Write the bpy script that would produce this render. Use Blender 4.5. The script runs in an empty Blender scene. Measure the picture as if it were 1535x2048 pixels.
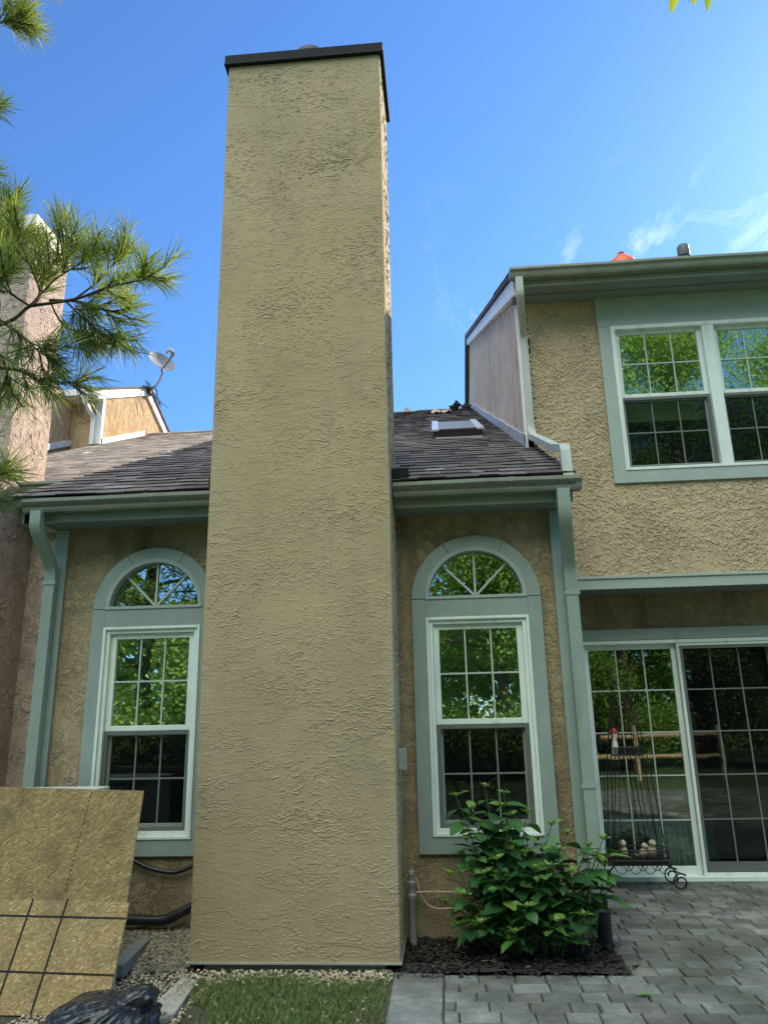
import bpy, bmesh, math, random
from mathutils import Vector, Matrix, Euler, noise
R = math.radians
rnd = random.Random(7)
scene = bpy.context.scene
C = scene.collection

# ------------------------------------------------------------------ camera
CAM = Vector((0, -5.76, 1.5)); YAW, PITCH, ROLL, FOC = 4.35, 15.65, 1.2, 1478.0
def cam_axes():
    y, p, r = R(YAW), R(PITCH), R(ROLL)
    f = Vector((-math.sin(y)*math.cos(p), math.cos(y)*math.cos(p), math.sin(p)))
    rt = Vector((math.cos(y), math.sin(y), 0)); up = rt.cross(f)
    return math.cos(r)*rt - math.sin(r)*up, math.sin(r)*rt + math.cos(r)*up, f
c_r, c_u, c_f = cam_axes()
cd = bpy.data.cameras.new('camera'); cam = bpy.data.objects.new('camera', cd); C.objects.link(cam)
cd.sensor_fit = 'VERTICAL'; cd.sensor_height = 36.0; cd.lens = FOC/2048*36.0
cd.clip_start = 0.05; cd.clip_end = 2000
M3 = Matrix((c_r, c_u, -c_f)).transposed()
cam.matrix_world = Matrix.Translation(CAM) @ M3.to_4x4()
scene.camera = cam

# ------------------------------------------------------------------ light
SUN = Vector((1.0, 1.2, 1.05)).normalized()
EL = math.asin(SUN.z); AZ = math.atan2(SUN.x, SUN.y)
sd = bpy.data.lights.new('sun', 'SUN'); sd.energy = 5.0; sd.angle = R(0.5); sd.color = (1.0, 0.86, 0.66)
so = bpy.data.objects.new('sun', sd); C.objects.link(so)
so.rotation_euler = (-SUN).to_track_quat('-Z', 'Y').to_euler()

world = bpy.data.worlds.new('World'); scene.world = world; world.use_nodes = True
wn = world.node_tree; wn.nodes.clear()
def N(nt, t, **kw):
    n = nt.nodes.new(t)
    for k, v in kw.items():
        if k.startswith('i_'):
            key = k[2:]
            key = int(key) if key.isdigit() else key.replace('_', ' ')
            n.inputs[key].default_value = v
        else: setattr(n, k, v)
    return n
def L(nt, a, b): nt.links.new(a, b)
sky = N(wn, 'ShaderNodeTexSky', sky_type='NISHITA', sun_disc=False)
sky.sun_elevation = EL; sky.sun_rotation = AZ; sky.altitude = 100; sky.air_density = 1.0; sky.dust_density = 0.2; sky.ozone_density = 3.0
hsv = N(wn, 'ShaderNodeHueSaturation', i_Saturation=1.0, i_Value=1.40); blue = N(wn, 'ShaderNodeMix', data_type='RGBA', blend_type='MULTIPLY'); blue.inputs['Factor'].default_value = 1.0; blue.inputs['B'].default_value = (.50, .75, 1.02, 1); L(wn, sky.outputs[0], blue.inputs['A']); L(wn, blue.outputs['Result'], hsv.inputs['Color'])
tc = N(wn, 'ShaderNodeTexCoord'); sep = N(wn, 'ShaderNodeSeparateXYZ'); L(wn, tc.outputs['Generated'], sep.inputs[0])
# thin high cloud: the direction is projected on a flat layer overhead
mz = N(wn, 'ShaderNodeMath', operation='MAXIMUM', i_1=0.05); L(wn, sep.outputs['Z'], mz.inputs[0])
dx = N(wn, 'ShaderNodeMath', operation='DIVIDE'); L(wn, sep.outputs['X'], dx.inputs[0]); L(wn, mz.outputs[0], dx.inputs[1])
dy = N(wn, 'ShaderNodeMath', operation='DIVIDE'); L(wn, sep.outputs['Y'], dy.inputs[0]); L(wn, mz.outputs[0], dy.inputs[1])
cx = N(wn, 'ShaderNodeCombineXYZ'); L(wn, dx.outputs[0], cx.inputs[0]); L(wn, dy.outputs[0], cx.inputs[1])
mp = N(wn, 'ShaderNodeMapping'); mp.inputs['Rotation'].default_value = (0, 0, R(-20)); mp.inputs['Scale'].default_value = (7.0, 3.0, 1); L(wn, cx.outputs[0], mp.inputs[0])
nz = N(wn, 'ShaderNodeTexNoise', i_Scale=1.0, i_Detail=9.0, i_Roughness=0.66, i_Distortion=0.5); L(wn, mp.outputs[0], nz.inputs['Vector'])
cr = N(wn, 'ShaderNodeMapRange', i_1=0.52, i_2=0.88, i_3=0.0, i_4=0.42); L(wn, nz.outputs['Fac'], cr.inputs[0])
n2 = N(wn, 'ShaderNodeTexNoise', i_Scale=0.9, i_Detail=1.0); L(wn, cx.outputs[0], n2.inputs['Vector'])
# cirrus gathers low in the sky and towards the sun
lowm = N(wn, 'ShaderNodeMapRange', i_1=0.64, i_2=0.54, i_3=0.0, i_4=1.0); L(wn, sep.outputs['Z'], lowm.inputs[0])
sdot = N(wn, 'ShaderNodeVectorMath', operation='DOT_PRODUCT'); sdot.inputs[1].default_value = SUN; L(wn, tc.outputs['Generated'], sdot.inputs[0])
sunm = N(wn, 'ShaderNodeMapRange', i_1=0.82, i_2=0.90, i_3=0.0, i_4=1.0); L(wn, sdot.outputs['Value'], sunm.inputs[0])
m1 = N(wn, 'ShaderNodeMath', operation='MULTIPLY'); L(wn, cr.outputs[0], m1.inputs[0]); L(wn, lowm.outputs[0], m1.inputs[1])
m2 = N(wn, 'ShaderNodeMath', operation='MULTIPLY', use_clamp=True); L(wn, m1.outputs[0], m2.inputs[0]); L(wn, sunm.outputs[0], m2.inputs[1])
mix = N(wn, 'ShaderNodeMix', data_type='RGBA'); L(wn, m2.outputs[0], mix.inputs['Factor']); L(wn, hsv.outputs[0], mix.inputs['A']); mix.inputs['B'].default_value = (12.5, 13.0, 13.5, 1)
# bright cloud patch high behind the camera, added unseen to fill the shade
bdot = N(wn, 'ShaderNodeVectorMath', operation='DOT_PRODUCT'); bdot.inputs[1].default_value = Vector((-.1, -.5, .87)).normalized(); L(wn, tc.outputs['Generated'], bdot.inputs[0])
bk = N(wn, 'ShaderNodeMapRange', i_1=0.80, i_2=0.93, i_3=0.0, i_4=1.0); L(wn, bdot.outputs['Value'], bk.inputs[0])
n3 = N(wn, 'ShaderNodeTexNoise', i_Scale=2.2, i_Detail=5.0); L(wn, tc.outputs['Generated'], n3.inputs['Vector'])
r3 = N(wn, 'ShaderNodeMapRange', i_1=0.40, i_2=0.60, i_3=0.15, i_4=1.0); L(wn, n3.outputs['Fac'], r3.inputs[0])
m3 = N(wn, 'ShaderNodeMath', operation='MULTIPLY', use_clamp=True); L(wn, bk.outputs[0], m3.inputs[0]); L(wn, r3.outputs[0], m3.inputs[1])
mix2 = N(wn, 'ShaderNodeMix', data_type='RGBA'); L(wn, m3.outputs[0], mix2.inputs['Factor']); L(wn, mix.outputs['Result'], mix2.inputs['A']); mix2.inputs['B'].default_value = (36, 38, 33, 1)
bg = N(wn, 'ShaderNodeBackground', i_Strength=0.10); L(wn, mix2.outputs['Result'], bg.inputs[0])
wo = N(wn, 'ShaderNodeOutputWorld'); L(wn, bg.outputs[0], wo.inputs[0])
vs = scene.view_settings; vs.view_transform = 'Standard'; vs.look = 'None'; vs.gamma = 1; vs.use_curve_mapping = False
vs.exposure = 0.85
scene.cycles.use_denoising = True
scene.cycles.max_bounces = 8; scene.cycles.sample_clamp_indirect = 6; scene.cycles.transparent_max_bounces = 16

# ------------------------------------------------------------------ materials
MATS = {}
def new_mat(name):
    m = bpy.data.materials.new(name); m.use_nodes = True; nt = m.node_tree; nt.nodes.clear()
    out = N(nt, 'ShaderNodeOutputMaterial'); b = N(nt, 'ShaderNodeBsdfPrincipled'); L(nt, b.outputs[0], out.inputs[0])
    MATS[name] = m
    return m, nt, b, out
def rgba(c): return (c[0], c[1], c[2], 1)
def objco(nt, scale=(1, 1, 1), rot=(0, 0, 0)):
    t = N(nt, 'ShaderNodeTexCoord'); m = N(nt, 'ShaderNodeMapping'); m.inputs['Scale'].default_value = scale; m.inputs['Rotation'].default_value = rot
    L(nt, t.outputs['Object'], m.inputs[0]); return m.outputs[0]
def ramp(nt, src, stops):
    r = N(nt, 'ShaderNodeValToRGB'); e = r.color_ramp.elements
    while len(e) < len(stops): e.new(0.5)
    for k, (p, c) in enumerate(stops): e[k].position = p; e[k].color = rgba(c) if len(c) == 3 else c
    L(nt, src, r.inputs[0]); return r.outputs[0]
def tint(nt, col):
    a = N(nt, 'ShaderNodeAttribute', attribute_name='tint')
    m = N(nt, 'ShaderNodeMix', data_type='RGBA', blend_type='MULTIPLY'); m.inputs['Factor'].default_value = 1.0
    L(nt, col, m.inputs['A']); L(nt, a.outputs['Color'], m.inputs['B']); return m.outputs['Result']
def simple(name, c, rough=0.6, var=0.12, scale=6.0, bump=0.0, bscale=60.0, metal=0.0, use_tint=False, spec=0.5, grime=None):
    m, nt, b, out = new_mat(name)
    co = objco(nt)
    n = N(nt, 'ShaderNodeTexNoise', i_Scale=scale, i_Detail=6.0, i_Roughness=0.65); L(nt, co, n.inputs['Vector'])
    col = ramp(nt, n.outputs['Fac'], [(0.25, [x*(1-var*1.6) for x in c]), (0.75, [min(1, x*(1+var)) for x in c])])
    if grime:
        co2 = objco(nt, (9, 9, 1.2)); g = N(nt, 'ShaderNodeTexNoise', i_Scale=1.0, i_Detail=5.0); L(nt, co2, g.inputs['Vector'])
        gf = N(nt, 'ShaderNodeMapRange', i_1=0.50, i_2=0.72, i_3=0.0, i_4=0.65); L(nt, g.outputs['Fac'], gf.inputs[0])
        mx = N(nt, 'ShaderNodeMix', data_type='RGBA'); L(nt, gf.outputs[0], mx.inputs['Factor']); L(nt, col, mx.inputs['A']); mx.inputs['B'].default_value = rgba(grime); col = mx.outputs['Result']
    if use_tint: col = tint(nt, col)
    L(nt, col, b.inputs['Base Color'])
    b.inputs['Roughness'].default_value = rough; b.inputs['Metallic'].default_value = metal; b.inputs['Specular IOR Level'].default_value = spec
    if bump:
        n2 = N(nt, 'ShaderNodeTexNoise', i_Scale=bscale, i_Detail=4.0); L(nt, co, n2.inputs['Vector'])
        bp = N(nt, 'ShaderNodeBump', i_Strength=1.0, i_Distance=bump); L(nt, n2.outputs['Fac'], bp.inputs['Height']); L(nt, bp.outputs[0], b.inputs['Normal'])
    return m
def stucco(name, c_lo, c_hi, sc, edges, dist, stain, stain_amt, stretch_stain=(1.2, 1.2, .7), grain=0.25, dark_pits=0.0, stain_lo=.5, stain_hi=.72, det=3.5, rgh=.5, lip=1.0, lipw=4.5, pitw=.03):
    """trowelled stucco: flakes with lipped edges (terraced noise) over a fine sand grain"""
    m, nt, b, out = new_mat(name)
    co = objco(nt, sc)
    warp = N(nt, 'ShaderNodeTexNoise', i_Scale=2.2, i_Detail=3.0); L(nt, co, warp.inputs['Vector'])
    add = N(nt, 'ShaderNodeMix', data_type='RGBA', blend_type='LINEAR_LIGHT'); add.inputs['Factor'].default_value = 0.35; L(nt, co, add.inputs['A']); L(nt, warp.outputs['Color'], add.inputs['B'])
    n = N(nt, 'ShaderNodeTexNoise', i_Scale=1.0, i_Detail=det, i_Roughness=rgh); L(nt, add.outputs['Result'], n.inputs['Vector'])
    hts = []
    for lo, w, amp in edges:
        r = N(nt, 'ShaderNodeMapRange', i_1=lo, i_2=lo+w, i_3=0.0, i_4=amp); L(nt, n.outputs['Fac'], r.inputs[0]); hts.append(r.outputs[0])
        # the lip raised along the rim of the flake
        r2 = N(nt, 'ShaderNodeMapRange', i_1=lo+w, i_2=lo+w*lipw, i_3=1.0, i_4=0.0); L(nt, n.outputs['Fac'], r2.inputs[0])
        r3 = N(nt, 'ShaderNodeMapRange', i_1=lo, i_2=lo+w, i_3=0.0, i_4=1.0); L(nt, n.outputs['Fac'], r3.inputs[0])
        mm = N(nt, 'ShaderNodeMath', operation='MULTIPLY'); L(nt, r3.outputs[0], mm.inputs[0]); L(nt, r2.outputs[0], mm.inputs[1])
        ml = N(nt, 'ShaderNodeMath', operation='MULTIPLY', i_1=lip); L(nt, mm.outputs[0], ml.inputs[0]); hts.append(ml.outputs[0])
    # the trowel pressed harder in some places than in others
    pt = N(nt, 'ShaderNodeTexNoise', i_Scale=.38, i_Detail=3.0); L(nt, co, pt.inputs['Vector']); pr_ = N(nt, 'ShaderNodeMapRange', i_1=.40, i_2=.60, i_3=.25, i_4=1.0); L(nt, pt.outputs['Fac'], pr_.inputs[0])
    cur = hts[0]
    for h in hts[1:]:
        a = N(nt, 'ShaderNodeMath', operation='ADD'); L(nt, cur, a.inputs[0]); L(nt, h, a.inputs[1]); cur = a.outputs[0]
    pm_ = N(nt, 'ShaderNodeMath', operation='MULTIPLY'); L(nt, cur, pm_.inputs[0]); L(nt, pr_.outputs[0], pm_.inputs[1]); hts = [pm_.outputs[0]]
    g = N(nt, 'ShaderNodeTexNoise', i_Scale=170.0, i_Detail=3.0); t0 = objco(nt); L(nt, t0, g.inputs['Vector'])
    gm = N(nt, 'ShaderNodeMath', operation='MULTIPLY', i_1=grain); L(nt, g.outputs['Fac'], gm.inputs[0]); hts.append(gm.outputs[0])
    cur = hts[0]
    for h in hts[1:]:
        a = N(nt, 'ShaderNodeMath', operation='ADD'); L(nt, cur, a.inputs[0]); L(nt, h, a.inputs[1]); cur = a.outputs[0]
    bp = N(nt, 'ShaderNodeBump', i_Strength=1.0, i_Distance=dist); L(nt, cur, bp.inputs['Height']); L(nt, bp.outputs[0], b.inputs['Normal'])
    big = N(nt, 'ShaderNodeTexNoise', i_Scale=1.6, i_Detail=7.0, i_Roughness=0.7); L(nt, objco(nt, stretch_stain), big.inputs['Vector'])
    col = ramp(nt, big.outputs['Fac'], [(0.3, c_lo), (0.7, c_hi)])
    sn = N(nt, 'ShaderNodeTexNoise', i_Scale=1.1, i_Detail=6.0, i_Roughness=.65); L(nt, objco(nt, (2.1, 2.1, .55)), sn.inputs['Vector'])
    sf = N(nt, 'ShaderNodeMapRange', i_1=stain_lo, i_2=stain_hi, i_3=0.0, i_4=stain_amt); L(nt, sn.outputs['Fac'], sf.inputs[0])
    mx = N(nt, 'ShaderNodeMix', data_type='RGBA'); L(nt, sf.outputs[0], mx.inputs['Factor']); L(nt, col, mx.inputs['A']); mx.inputs['B'].default_value = rgba(stain)
    fine = N(nt, 'ShaderNodeMapRange', i_1=0.3, i_2=0.7, i_3=0.86, i_4=1.1); L(nt, g.outputs['Fac'], fine.inputs[0])
    vm = N(nt, 'ShaderNodeVectorMath', operation='SCALE'); L(nt, mx.outputs['Result'], vm.inputs[0]); L(nt, fine.outputs[0], vm.inputs['Scale'])
    colo = vm.outputs[0]
    if dark_pits:   # shade below the lips of the flakes, painted into the colour
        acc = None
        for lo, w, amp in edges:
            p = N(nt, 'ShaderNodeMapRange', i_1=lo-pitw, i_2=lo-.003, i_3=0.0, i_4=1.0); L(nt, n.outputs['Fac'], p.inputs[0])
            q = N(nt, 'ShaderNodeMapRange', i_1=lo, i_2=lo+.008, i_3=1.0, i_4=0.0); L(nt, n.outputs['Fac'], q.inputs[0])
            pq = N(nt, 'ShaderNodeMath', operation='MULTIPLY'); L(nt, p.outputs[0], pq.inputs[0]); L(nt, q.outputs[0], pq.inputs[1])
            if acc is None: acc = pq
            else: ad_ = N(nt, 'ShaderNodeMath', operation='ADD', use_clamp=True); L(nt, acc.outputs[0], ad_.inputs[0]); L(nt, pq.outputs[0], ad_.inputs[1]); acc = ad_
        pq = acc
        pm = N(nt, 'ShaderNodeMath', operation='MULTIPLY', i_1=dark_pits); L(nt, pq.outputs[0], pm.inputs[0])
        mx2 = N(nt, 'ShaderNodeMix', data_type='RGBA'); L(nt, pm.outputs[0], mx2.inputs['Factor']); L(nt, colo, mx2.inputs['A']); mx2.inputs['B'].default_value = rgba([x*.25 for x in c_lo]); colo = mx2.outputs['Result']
    L(nt, colo, b.inputs['Base Color']); b.inputs['Roughness'].default_value = 0.93; b.inputs['Specular IOR Level'].default_value = 0.2
    return m
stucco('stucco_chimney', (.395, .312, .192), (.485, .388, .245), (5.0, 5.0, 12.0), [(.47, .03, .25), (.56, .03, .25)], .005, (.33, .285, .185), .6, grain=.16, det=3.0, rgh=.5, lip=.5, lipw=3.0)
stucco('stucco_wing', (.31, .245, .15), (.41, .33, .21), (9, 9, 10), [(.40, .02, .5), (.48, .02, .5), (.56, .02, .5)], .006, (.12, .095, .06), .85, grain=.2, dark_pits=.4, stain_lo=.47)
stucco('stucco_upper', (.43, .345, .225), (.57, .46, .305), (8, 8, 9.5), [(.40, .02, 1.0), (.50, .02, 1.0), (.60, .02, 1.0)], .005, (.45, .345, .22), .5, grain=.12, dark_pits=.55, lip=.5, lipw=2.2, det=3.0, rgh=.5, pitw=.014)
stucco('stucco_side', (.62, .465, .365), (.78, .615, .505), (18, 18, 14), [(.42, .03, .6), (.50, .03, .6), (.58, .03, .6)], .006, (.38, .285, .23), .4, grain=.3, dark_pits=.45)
stucco('stucco_neighbour', (.45, .36, .305), (.56, .45, .385), (9, 9, 10), [(.46, .02, .8), (.56, .02, .8)], .009, (.36, .28, .24), .4, grain=.2, dark_pits=.3)
stucco('stucco_neighbour_upper', (.56, .39, .21), (.70, .50, .29), (18, 18, 10), [(.42, .03, .6), (.50, .03, .6), (.58, .03, .6)], .010, (.45, .31, .17), .4, grain=.3, dark_pits=.5)
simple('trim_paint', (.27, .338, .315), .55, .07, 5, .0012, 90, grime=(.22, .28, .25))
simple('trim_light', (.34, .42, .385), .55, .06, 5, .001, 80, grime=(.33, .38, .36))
simple('gutter_paint', (.235, .262, .215), .38, .08, 4, 0, grime=(.15, .18, .13))
simple('downspout_paint', (.295, .37, .32), .42, .08, 4, 0, grime=(.20, .25, .20))
simple('soffit_paint', (.20, .25, .23), .6, .08, 4)
simple('white_vinyl', (.71, .80, .76), .32, .04, 4, 0, grime=(.52, .58, .54))
simple('white_paint', (.80, .79, .77), .5, .05, 4, .001, 70, grime=(.60, .57, .52))
simple('flashing', (.62, .63, .68), .35, .1, 6, metal=.3)
simple('muntin', (.46, .54, .50), .4, .03)
simple('cap_metal', (.006, .010, .014), .85, .3, 5, metal=.2)
simple('mesh_dark', (.006, .008, .01), .6, .2)
simple('concrete', (.30, .29, .25), .9, .2, 7, .004, 60)
simple('shingle', (.165, .145, .145), .95, .35, 22, .003, 160, use_tint=True, spec=.2)
simple('shingle_sunlit', (.30, .25, .215), .95, .3, 22, .003, 160, use_tint=True, spec=.2)  # lighter shingle copy: sunlight on the neighbour's roof painted into the colour
simple('interior', (.008, .010, .012), .9, .2)
simple('interior_floor', (.05, .045, .04), .6, .2)
simple('blind', (.62, .70, .56), .8, .04)
simple('black_plastic', (.012, .014, .018), .42, .2)
simple('pvc', (.35, .37, .34), .5, .12, 8)
simple('cable', (.55, .46, .30), .6, .1)
simple('iron', (.012, .010, .010), .5, .3, 20)
simple('stone_bird', (.55, .45, .32), .85, .25, 25, .003, 90)
simple('red_paint', (.42, .03, .03), .5, .1)
simple('white_glaze', (.75, .73, .70), .4, .06)
simple('orange_plastic', (.85, .12, .02), .45, .1, 12)
simple('brown_rust', (.12, .055, .035), .8, .3, 20)
simple('dish_grey', (.42, .43, .46), .45, .08)
simple('dish_pale', (.20, .20, .21), .5, .08)
simple('plank_grey', (.20, .22, .22), .7, .15, 12, .002, 60)
simple('scrap', (.50, .38, .24), .85, .2, 20)
simple('dry_leaf', (.05, .03, .02), .9, .3, 30)
simple('green_leaf', (.10, .20, .05), .6, .2, 30)
simple('ac_metal', (.55, .58, .57), .45, .08)
simple('sofa', (.22, .30, .27), .95, .2, 14)
simple('gravel', (.42, .36, .27), .92, .2, 20, .002, 120, use_tint=True)
simple('mulch', (.032, .027, .024), .95, .4, 30, use_tint=True)
simple('soil', (.075, .07, .045), .95, .35, 14, .01, 50)
simple('bark', (.085, .06, .045), .95, .4, 14, .012, 35)
simple('wood_rail', (.50, .36, .20), .85, .25, 12, .004, 40)
simple('stepstone', (.40, .38, .33), .9, .18, 9, .003, 70)
simple('bud', (.34, .38, .08), .8, .2, 60)
simple('stem', (.09, .13, .045), .7, .2, 20)
simple('line_paint', (.022, .024, .022), .9, .3, 60)
simple('curb_brown', (.055, .047, .04), .7, .25, 12)
simple('spout_pale', (.50, .53, .50), .4, .07, 4, 0, grime=(.33, .36, .32))
simple('screen_grey', (.12, .13, .13), .6, .1)
# pavers: weathered concrete with moss in the joints
def mat_paver():
    m, nt, b, out = new_mat('paver')
    n = N(nt, 'ShaderNodeTexNoise', i_Scale=3.0, i_Detail=9.0, i_Roughness=.7); co = objco(nt); L(nt, co, n.inputs['Vector'])
    col = ramp(nt, n.outputs['Fac'], [(.3, (.11, .115, .105)), (.5, (.205, .213, .20)), (.72, (.34, .352, .335))])
    s = N(nt, 'ShaderNodeTexNoise', i_Scale=110.0, i_Detail=3.0); L(nt, co, s.inputs['Vector'])
    sp = N(nt, 'ShaderNodeMapRange', i_1=.3, i_2=.75, i_3=.72, i_4=1.25); L(nt, s.outputs['Fac'], sp.inputs[0])
    vm = N(nt, 'ShaderNodeVectorMath', operation='SCALE'); L(nt, tint(nt, col), vm.inputs[0]); L(nt, sp.outputs[0], vm.inputs['Scale'])
    st = N(nt, 'ShaderNodeTexNoise', i_Scale=.9, i_Detail=7.0, i_Roughness=.7); L(nt, co, st.inputs['Vector'])
    sf = N(nt, 'ShaderNodeMapRange', i_1=.42, i_2=.66, i_3=0, i_4=.85); L(nt, st.outputs['Fac'], sf.inputs[0])
    mx = N(nt, 'ShaderNodeMix', data_type='RGBA'); L(nt, sf.outputs[0], mx.inputs['Factor']); L(nt, vm.outputs[0], mx.inputs['A']); mx.inputs['B'].default_value = (.075, .082, .062, 1)
    L(nt, mx.outputs['Result'], b.inputs['Base Color']); b.inputs['Roughness'].default_value = .9; b.inputs['Specular IOR Level'].default_value = .25
    bp = N(nt, 'ShaderNodeBump', i_Strength=1.0, i_Distance=.004); L(nt, s.outputs['Fac'], bp.inputs['Height']); L(nt, bp.outputs[0], b.inputs['Normal'])
mat_paver()
simple('joint_sand', (.055, .062, .036), .95, .45, 9, .004, 90)
def mat_lawn():
    m, nt, b, out = new_mat('lawn')
    n = N(nt, 'ShaderNodeTexNoise', i_Scale=9.0, i_Detail=8.0, i_Roughness=.75); L(nt, objco(nt), n.inputs['Vector'])
    col = ramp(nt, n.outputs['Fac'], [(.3, (.035, .05, .018)), (.55, (.06, .10, .03)), (.75, (.10, .13, .05))]); L(nt, col, b.inputs['Base Color']); b.inputs['Roughness'].default_value = .95
mat_lawn()
def mat_foliage(name, cols, trans=.35, rough=.5, spec=.4):
    m, nt, b, out = new_mat(name)
    a = N(nt, 'ShaderNodeAttribute', attribute_name='tint'); s = N(nt, 'ShaderNodeSeparateColor'); L(nt, a.outputs['Color'], s.inputs[0])
    col = ramp(nt, s.outputs[0], [(i/(len(cols)-1), c) for i, c in enumerate(cols)])
    L(nt, col, b.inputs['Base Color']); b.inputs['Roughness'].default_value = rough; b.inputs['Specular IOR Level'].default_value = spec
    t = N(nt, 'ShaderNodeBsdfTranslucent'); g = N(nt, 'ShaderNodeMix', data_type='RGBA', blend_type='MULTIPLY'); g.inputs['Factor'].default_value = 1
    L(nt, col, g.inputs['A']); g.inputs['B'].default_value = (1.5, 1.5, .6, 1); L(nt, g.outputs['Result'], t.inputs['Color'])
    mx = N(nt, 'ShaderNodeMixShader', i_Fac=trans); L(nt, b.outputs[0], mx.inputs[1]); L(nt, t.outputs[0], mx.inputs[2]); L(nt, mx.outputs[0], out.inputs[0])
mat_foliage('leaf_hydrangea', [(.025, .08, .03), (.05, .15, .045), (.11, .26, .06), (.30, .36, .07)], .25, .4)
mat_foliage('leaf_tree', [(.08, .16, .035), (.18, .30, .06), (.32, .43, .12)], .4)
mat_foliage('leaf_bough', [(.16, .24, .02), (.24, .32, .03), (.30, .34, .03)], .55)
mat_foliage('needle', [(.06, .11, .045), (.17, .235, .07), (.38, .41, .16)], .35, .4)
mat_foliage('grass_blade', [(.06, .11, .03), (.14, .22, .06), (.42, .40, .20)], .25)
def mat_glass(name, base, gain, tintc, wav=.0006):
    m, nt, b, out = new_mat(name); nt.nodes.remove(b)
    fr = N(nt, 'ShaderNodeFresnel', i_IOR=1.5); ma = N(nt, 'ShaderNodeMath', operation='MULTIPLY_ADD', use_clamp=True, i_1=gain, i_2=base); L(nt, fr.outputs[0], ma.inputs[0])
    tr = N(nt, 'ShaderNodeBsdfTransparent'); tr.inputs[0].default_value = rgba(tintc); gl = N(nt, 'ShaderNodeBsdfGlossy', i_Roughness=.012); gl.inputs['Color'].default_value = (.92, 1.0, .94, 1)
    n = N(nt, 'ShaderNodeTexNoise', i_Scale=3.5, i_Detail=1.0); L(nt, objco(nt), n.inputs['Vector'])
    bp = N(nt, 'ShaderNodeBump', i_Strength=1.0, i_Distance=wav); L(nt, n.outputs['Fac'], bp.inputs['Height']); L(nt, bp.outputs[0], gl.inputs['Normal'])
    mx = N(nt, 'ShaderNodeMixShader'); L(nt, ma.outputs[0], mx.inputs[0]); L(nt, tr.outputs[0], mx.inputs[1]); L(nt, gl.outputs[0], mx.inputs[2]); L(nt, mx.outputs[0], out.inputs[0])
mat_glass('glass', .40, 1.2, (.80, .88, .83), .0005)
mat_glass('glass_door', .09, 1.0, (.80, .88, .83), .0005)
mat_glass('glass_plain', .05, 1.0, (.80, .88, .84), .0005)
def mat_screen():
    m, nt, b, out = new_mat('insect_screen'); b.inputs['Base Color'].default_value = (.008, .009, .010, 1); b.inputs['Roughness'].default_value = .7
    b.inputs['Specular IOR Level'].default_value = 0; tr = N(nt, 'ShaderNodeBsdfTransparent'); mx = N(nt, 'ShaderNodeMixShader', i_Fac=.40); L(nt, tr.outputs[0], mx.inputs[1]); L(nt, b.outputs[0], mx.inputs[2]); L(nt, mx.outputs[0], out.inputs[0])
mat_screen()
def mat_osb():
    m, nt, b, out = new_mat('osb')
    cols = []
    for k, (sc, rot) in enumerate([((150, 150, 26), 62), ((130, 130, 20), -50), ((160, 160, 26), 85)]):
        co = objco(nt, (1, 1, 1), (0, R(rot), 0)); mp = N(nt, 'ShaderNodeMapping'); mp.inputs['Scale'].default_value = sc; L(nt, co, mp.inputs[0])
        w = N(nt, 'ShaderNodeTexNoise', i_Scale=.35, i_Detail=2.0); L(nt, mp.outputs[0], w.inputs['Vector'])
        ad = N(nt, 'ShaderNodeMix', data_type='RGBA', blend_type='LINEAR_LIGHT'); ad.inputs['Factor'].default_value = .8; L(nt, mp.outputs[0], ad.inputs['A']); L(nt, w.outputs['Color'], ad.inputs['B'])
        v = N(nt, 'ShaderNodeTexVoronoi', i_Scale=1.0); L(nt, ad.outputs['Result'], v.inputs['Vector']); s = N(nt, 'ShaderNodeSeparateColor'); L(nt, v.outputs['Color'], s.inputs[0]); cols.append(s.outputs[k])
    pick = N(nt, 'ShaderNodeTexNoise', i_Scale=21.0, i_Detail=5.0, i_Roughness=.7); L(nt, objco(nt), pick.inputs['Vector'])
    p1 = N(nt, 'ShaderNodeMapRange', i_1=.42, i_2=.47); L(nt, pick.outputs['Fac'], p1.inputs[0]); p2 = N(nt, 'ShaderNodeMapRange', i_1=.53, i_2=.58); L(nt, pick.outputs['Fac'], p2.inputs[0])
    a = N(nt, 'ShaderNodeMix', data_type='FLOAT'); L(nt, p1.outputs[0], a.inputs[0]); L(nt, cols[0], a.inputs[2]); L(nt, cols[1], a.inputs[3])
    c = N(nt, 'ShaderNodeMix', data_type='FLOAT'); L(nt, p2.outputs[0], c.inputs[0]); L(nt, a.outputs[0], c.inputs[2]); L(nt, cols[2], c.inputs[3])
    col = ramp(nt, c.outputs[0], [(0, (.26, .17, .07)), (.4, (.37, .255, .11)), (.85, (.46, .33, .15)), (1, (.66, .52, .30))])
    st = N(nt, 'ShaderNodeTexNoise', i_Scale=3.2, i_Detail=6.0, i_Roughness=.65); L(nt, objco(nt), st.inputs['Vector'])
    sf = N(nt, 'ShaderNodeMapRange', i_1=.48, i_2=.70, i_3=0, i_4=.7); L(nt, st.outputs['Fac'], sf.inputs[0])
    mx = N(nt, 'ShaderNodeMix', data_type='RGBA'); L(nt, sf.outputs[0], mx.inputs['Factor']); L(nt, col, mx.inputs['A']); mx.inputs['B'].default_value = (.12, .095, .065, 1)
    L(nt, tint(nt, mx.outputs['Result']), b.inputs['Base Color']); b.inputs['Roughness'].default_value = .75; b.inputs['Specular IOR Level'].default_value = .3
    bp = N(nt, 'ShaderNodeBump', i_Strength=.6, i_Distance=.002); L(nt, c.outputs[0], bp.inputs['Height']); L(nt, bp.outputs[0], b.inputs['Normal'])
mat_osb()
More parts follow.
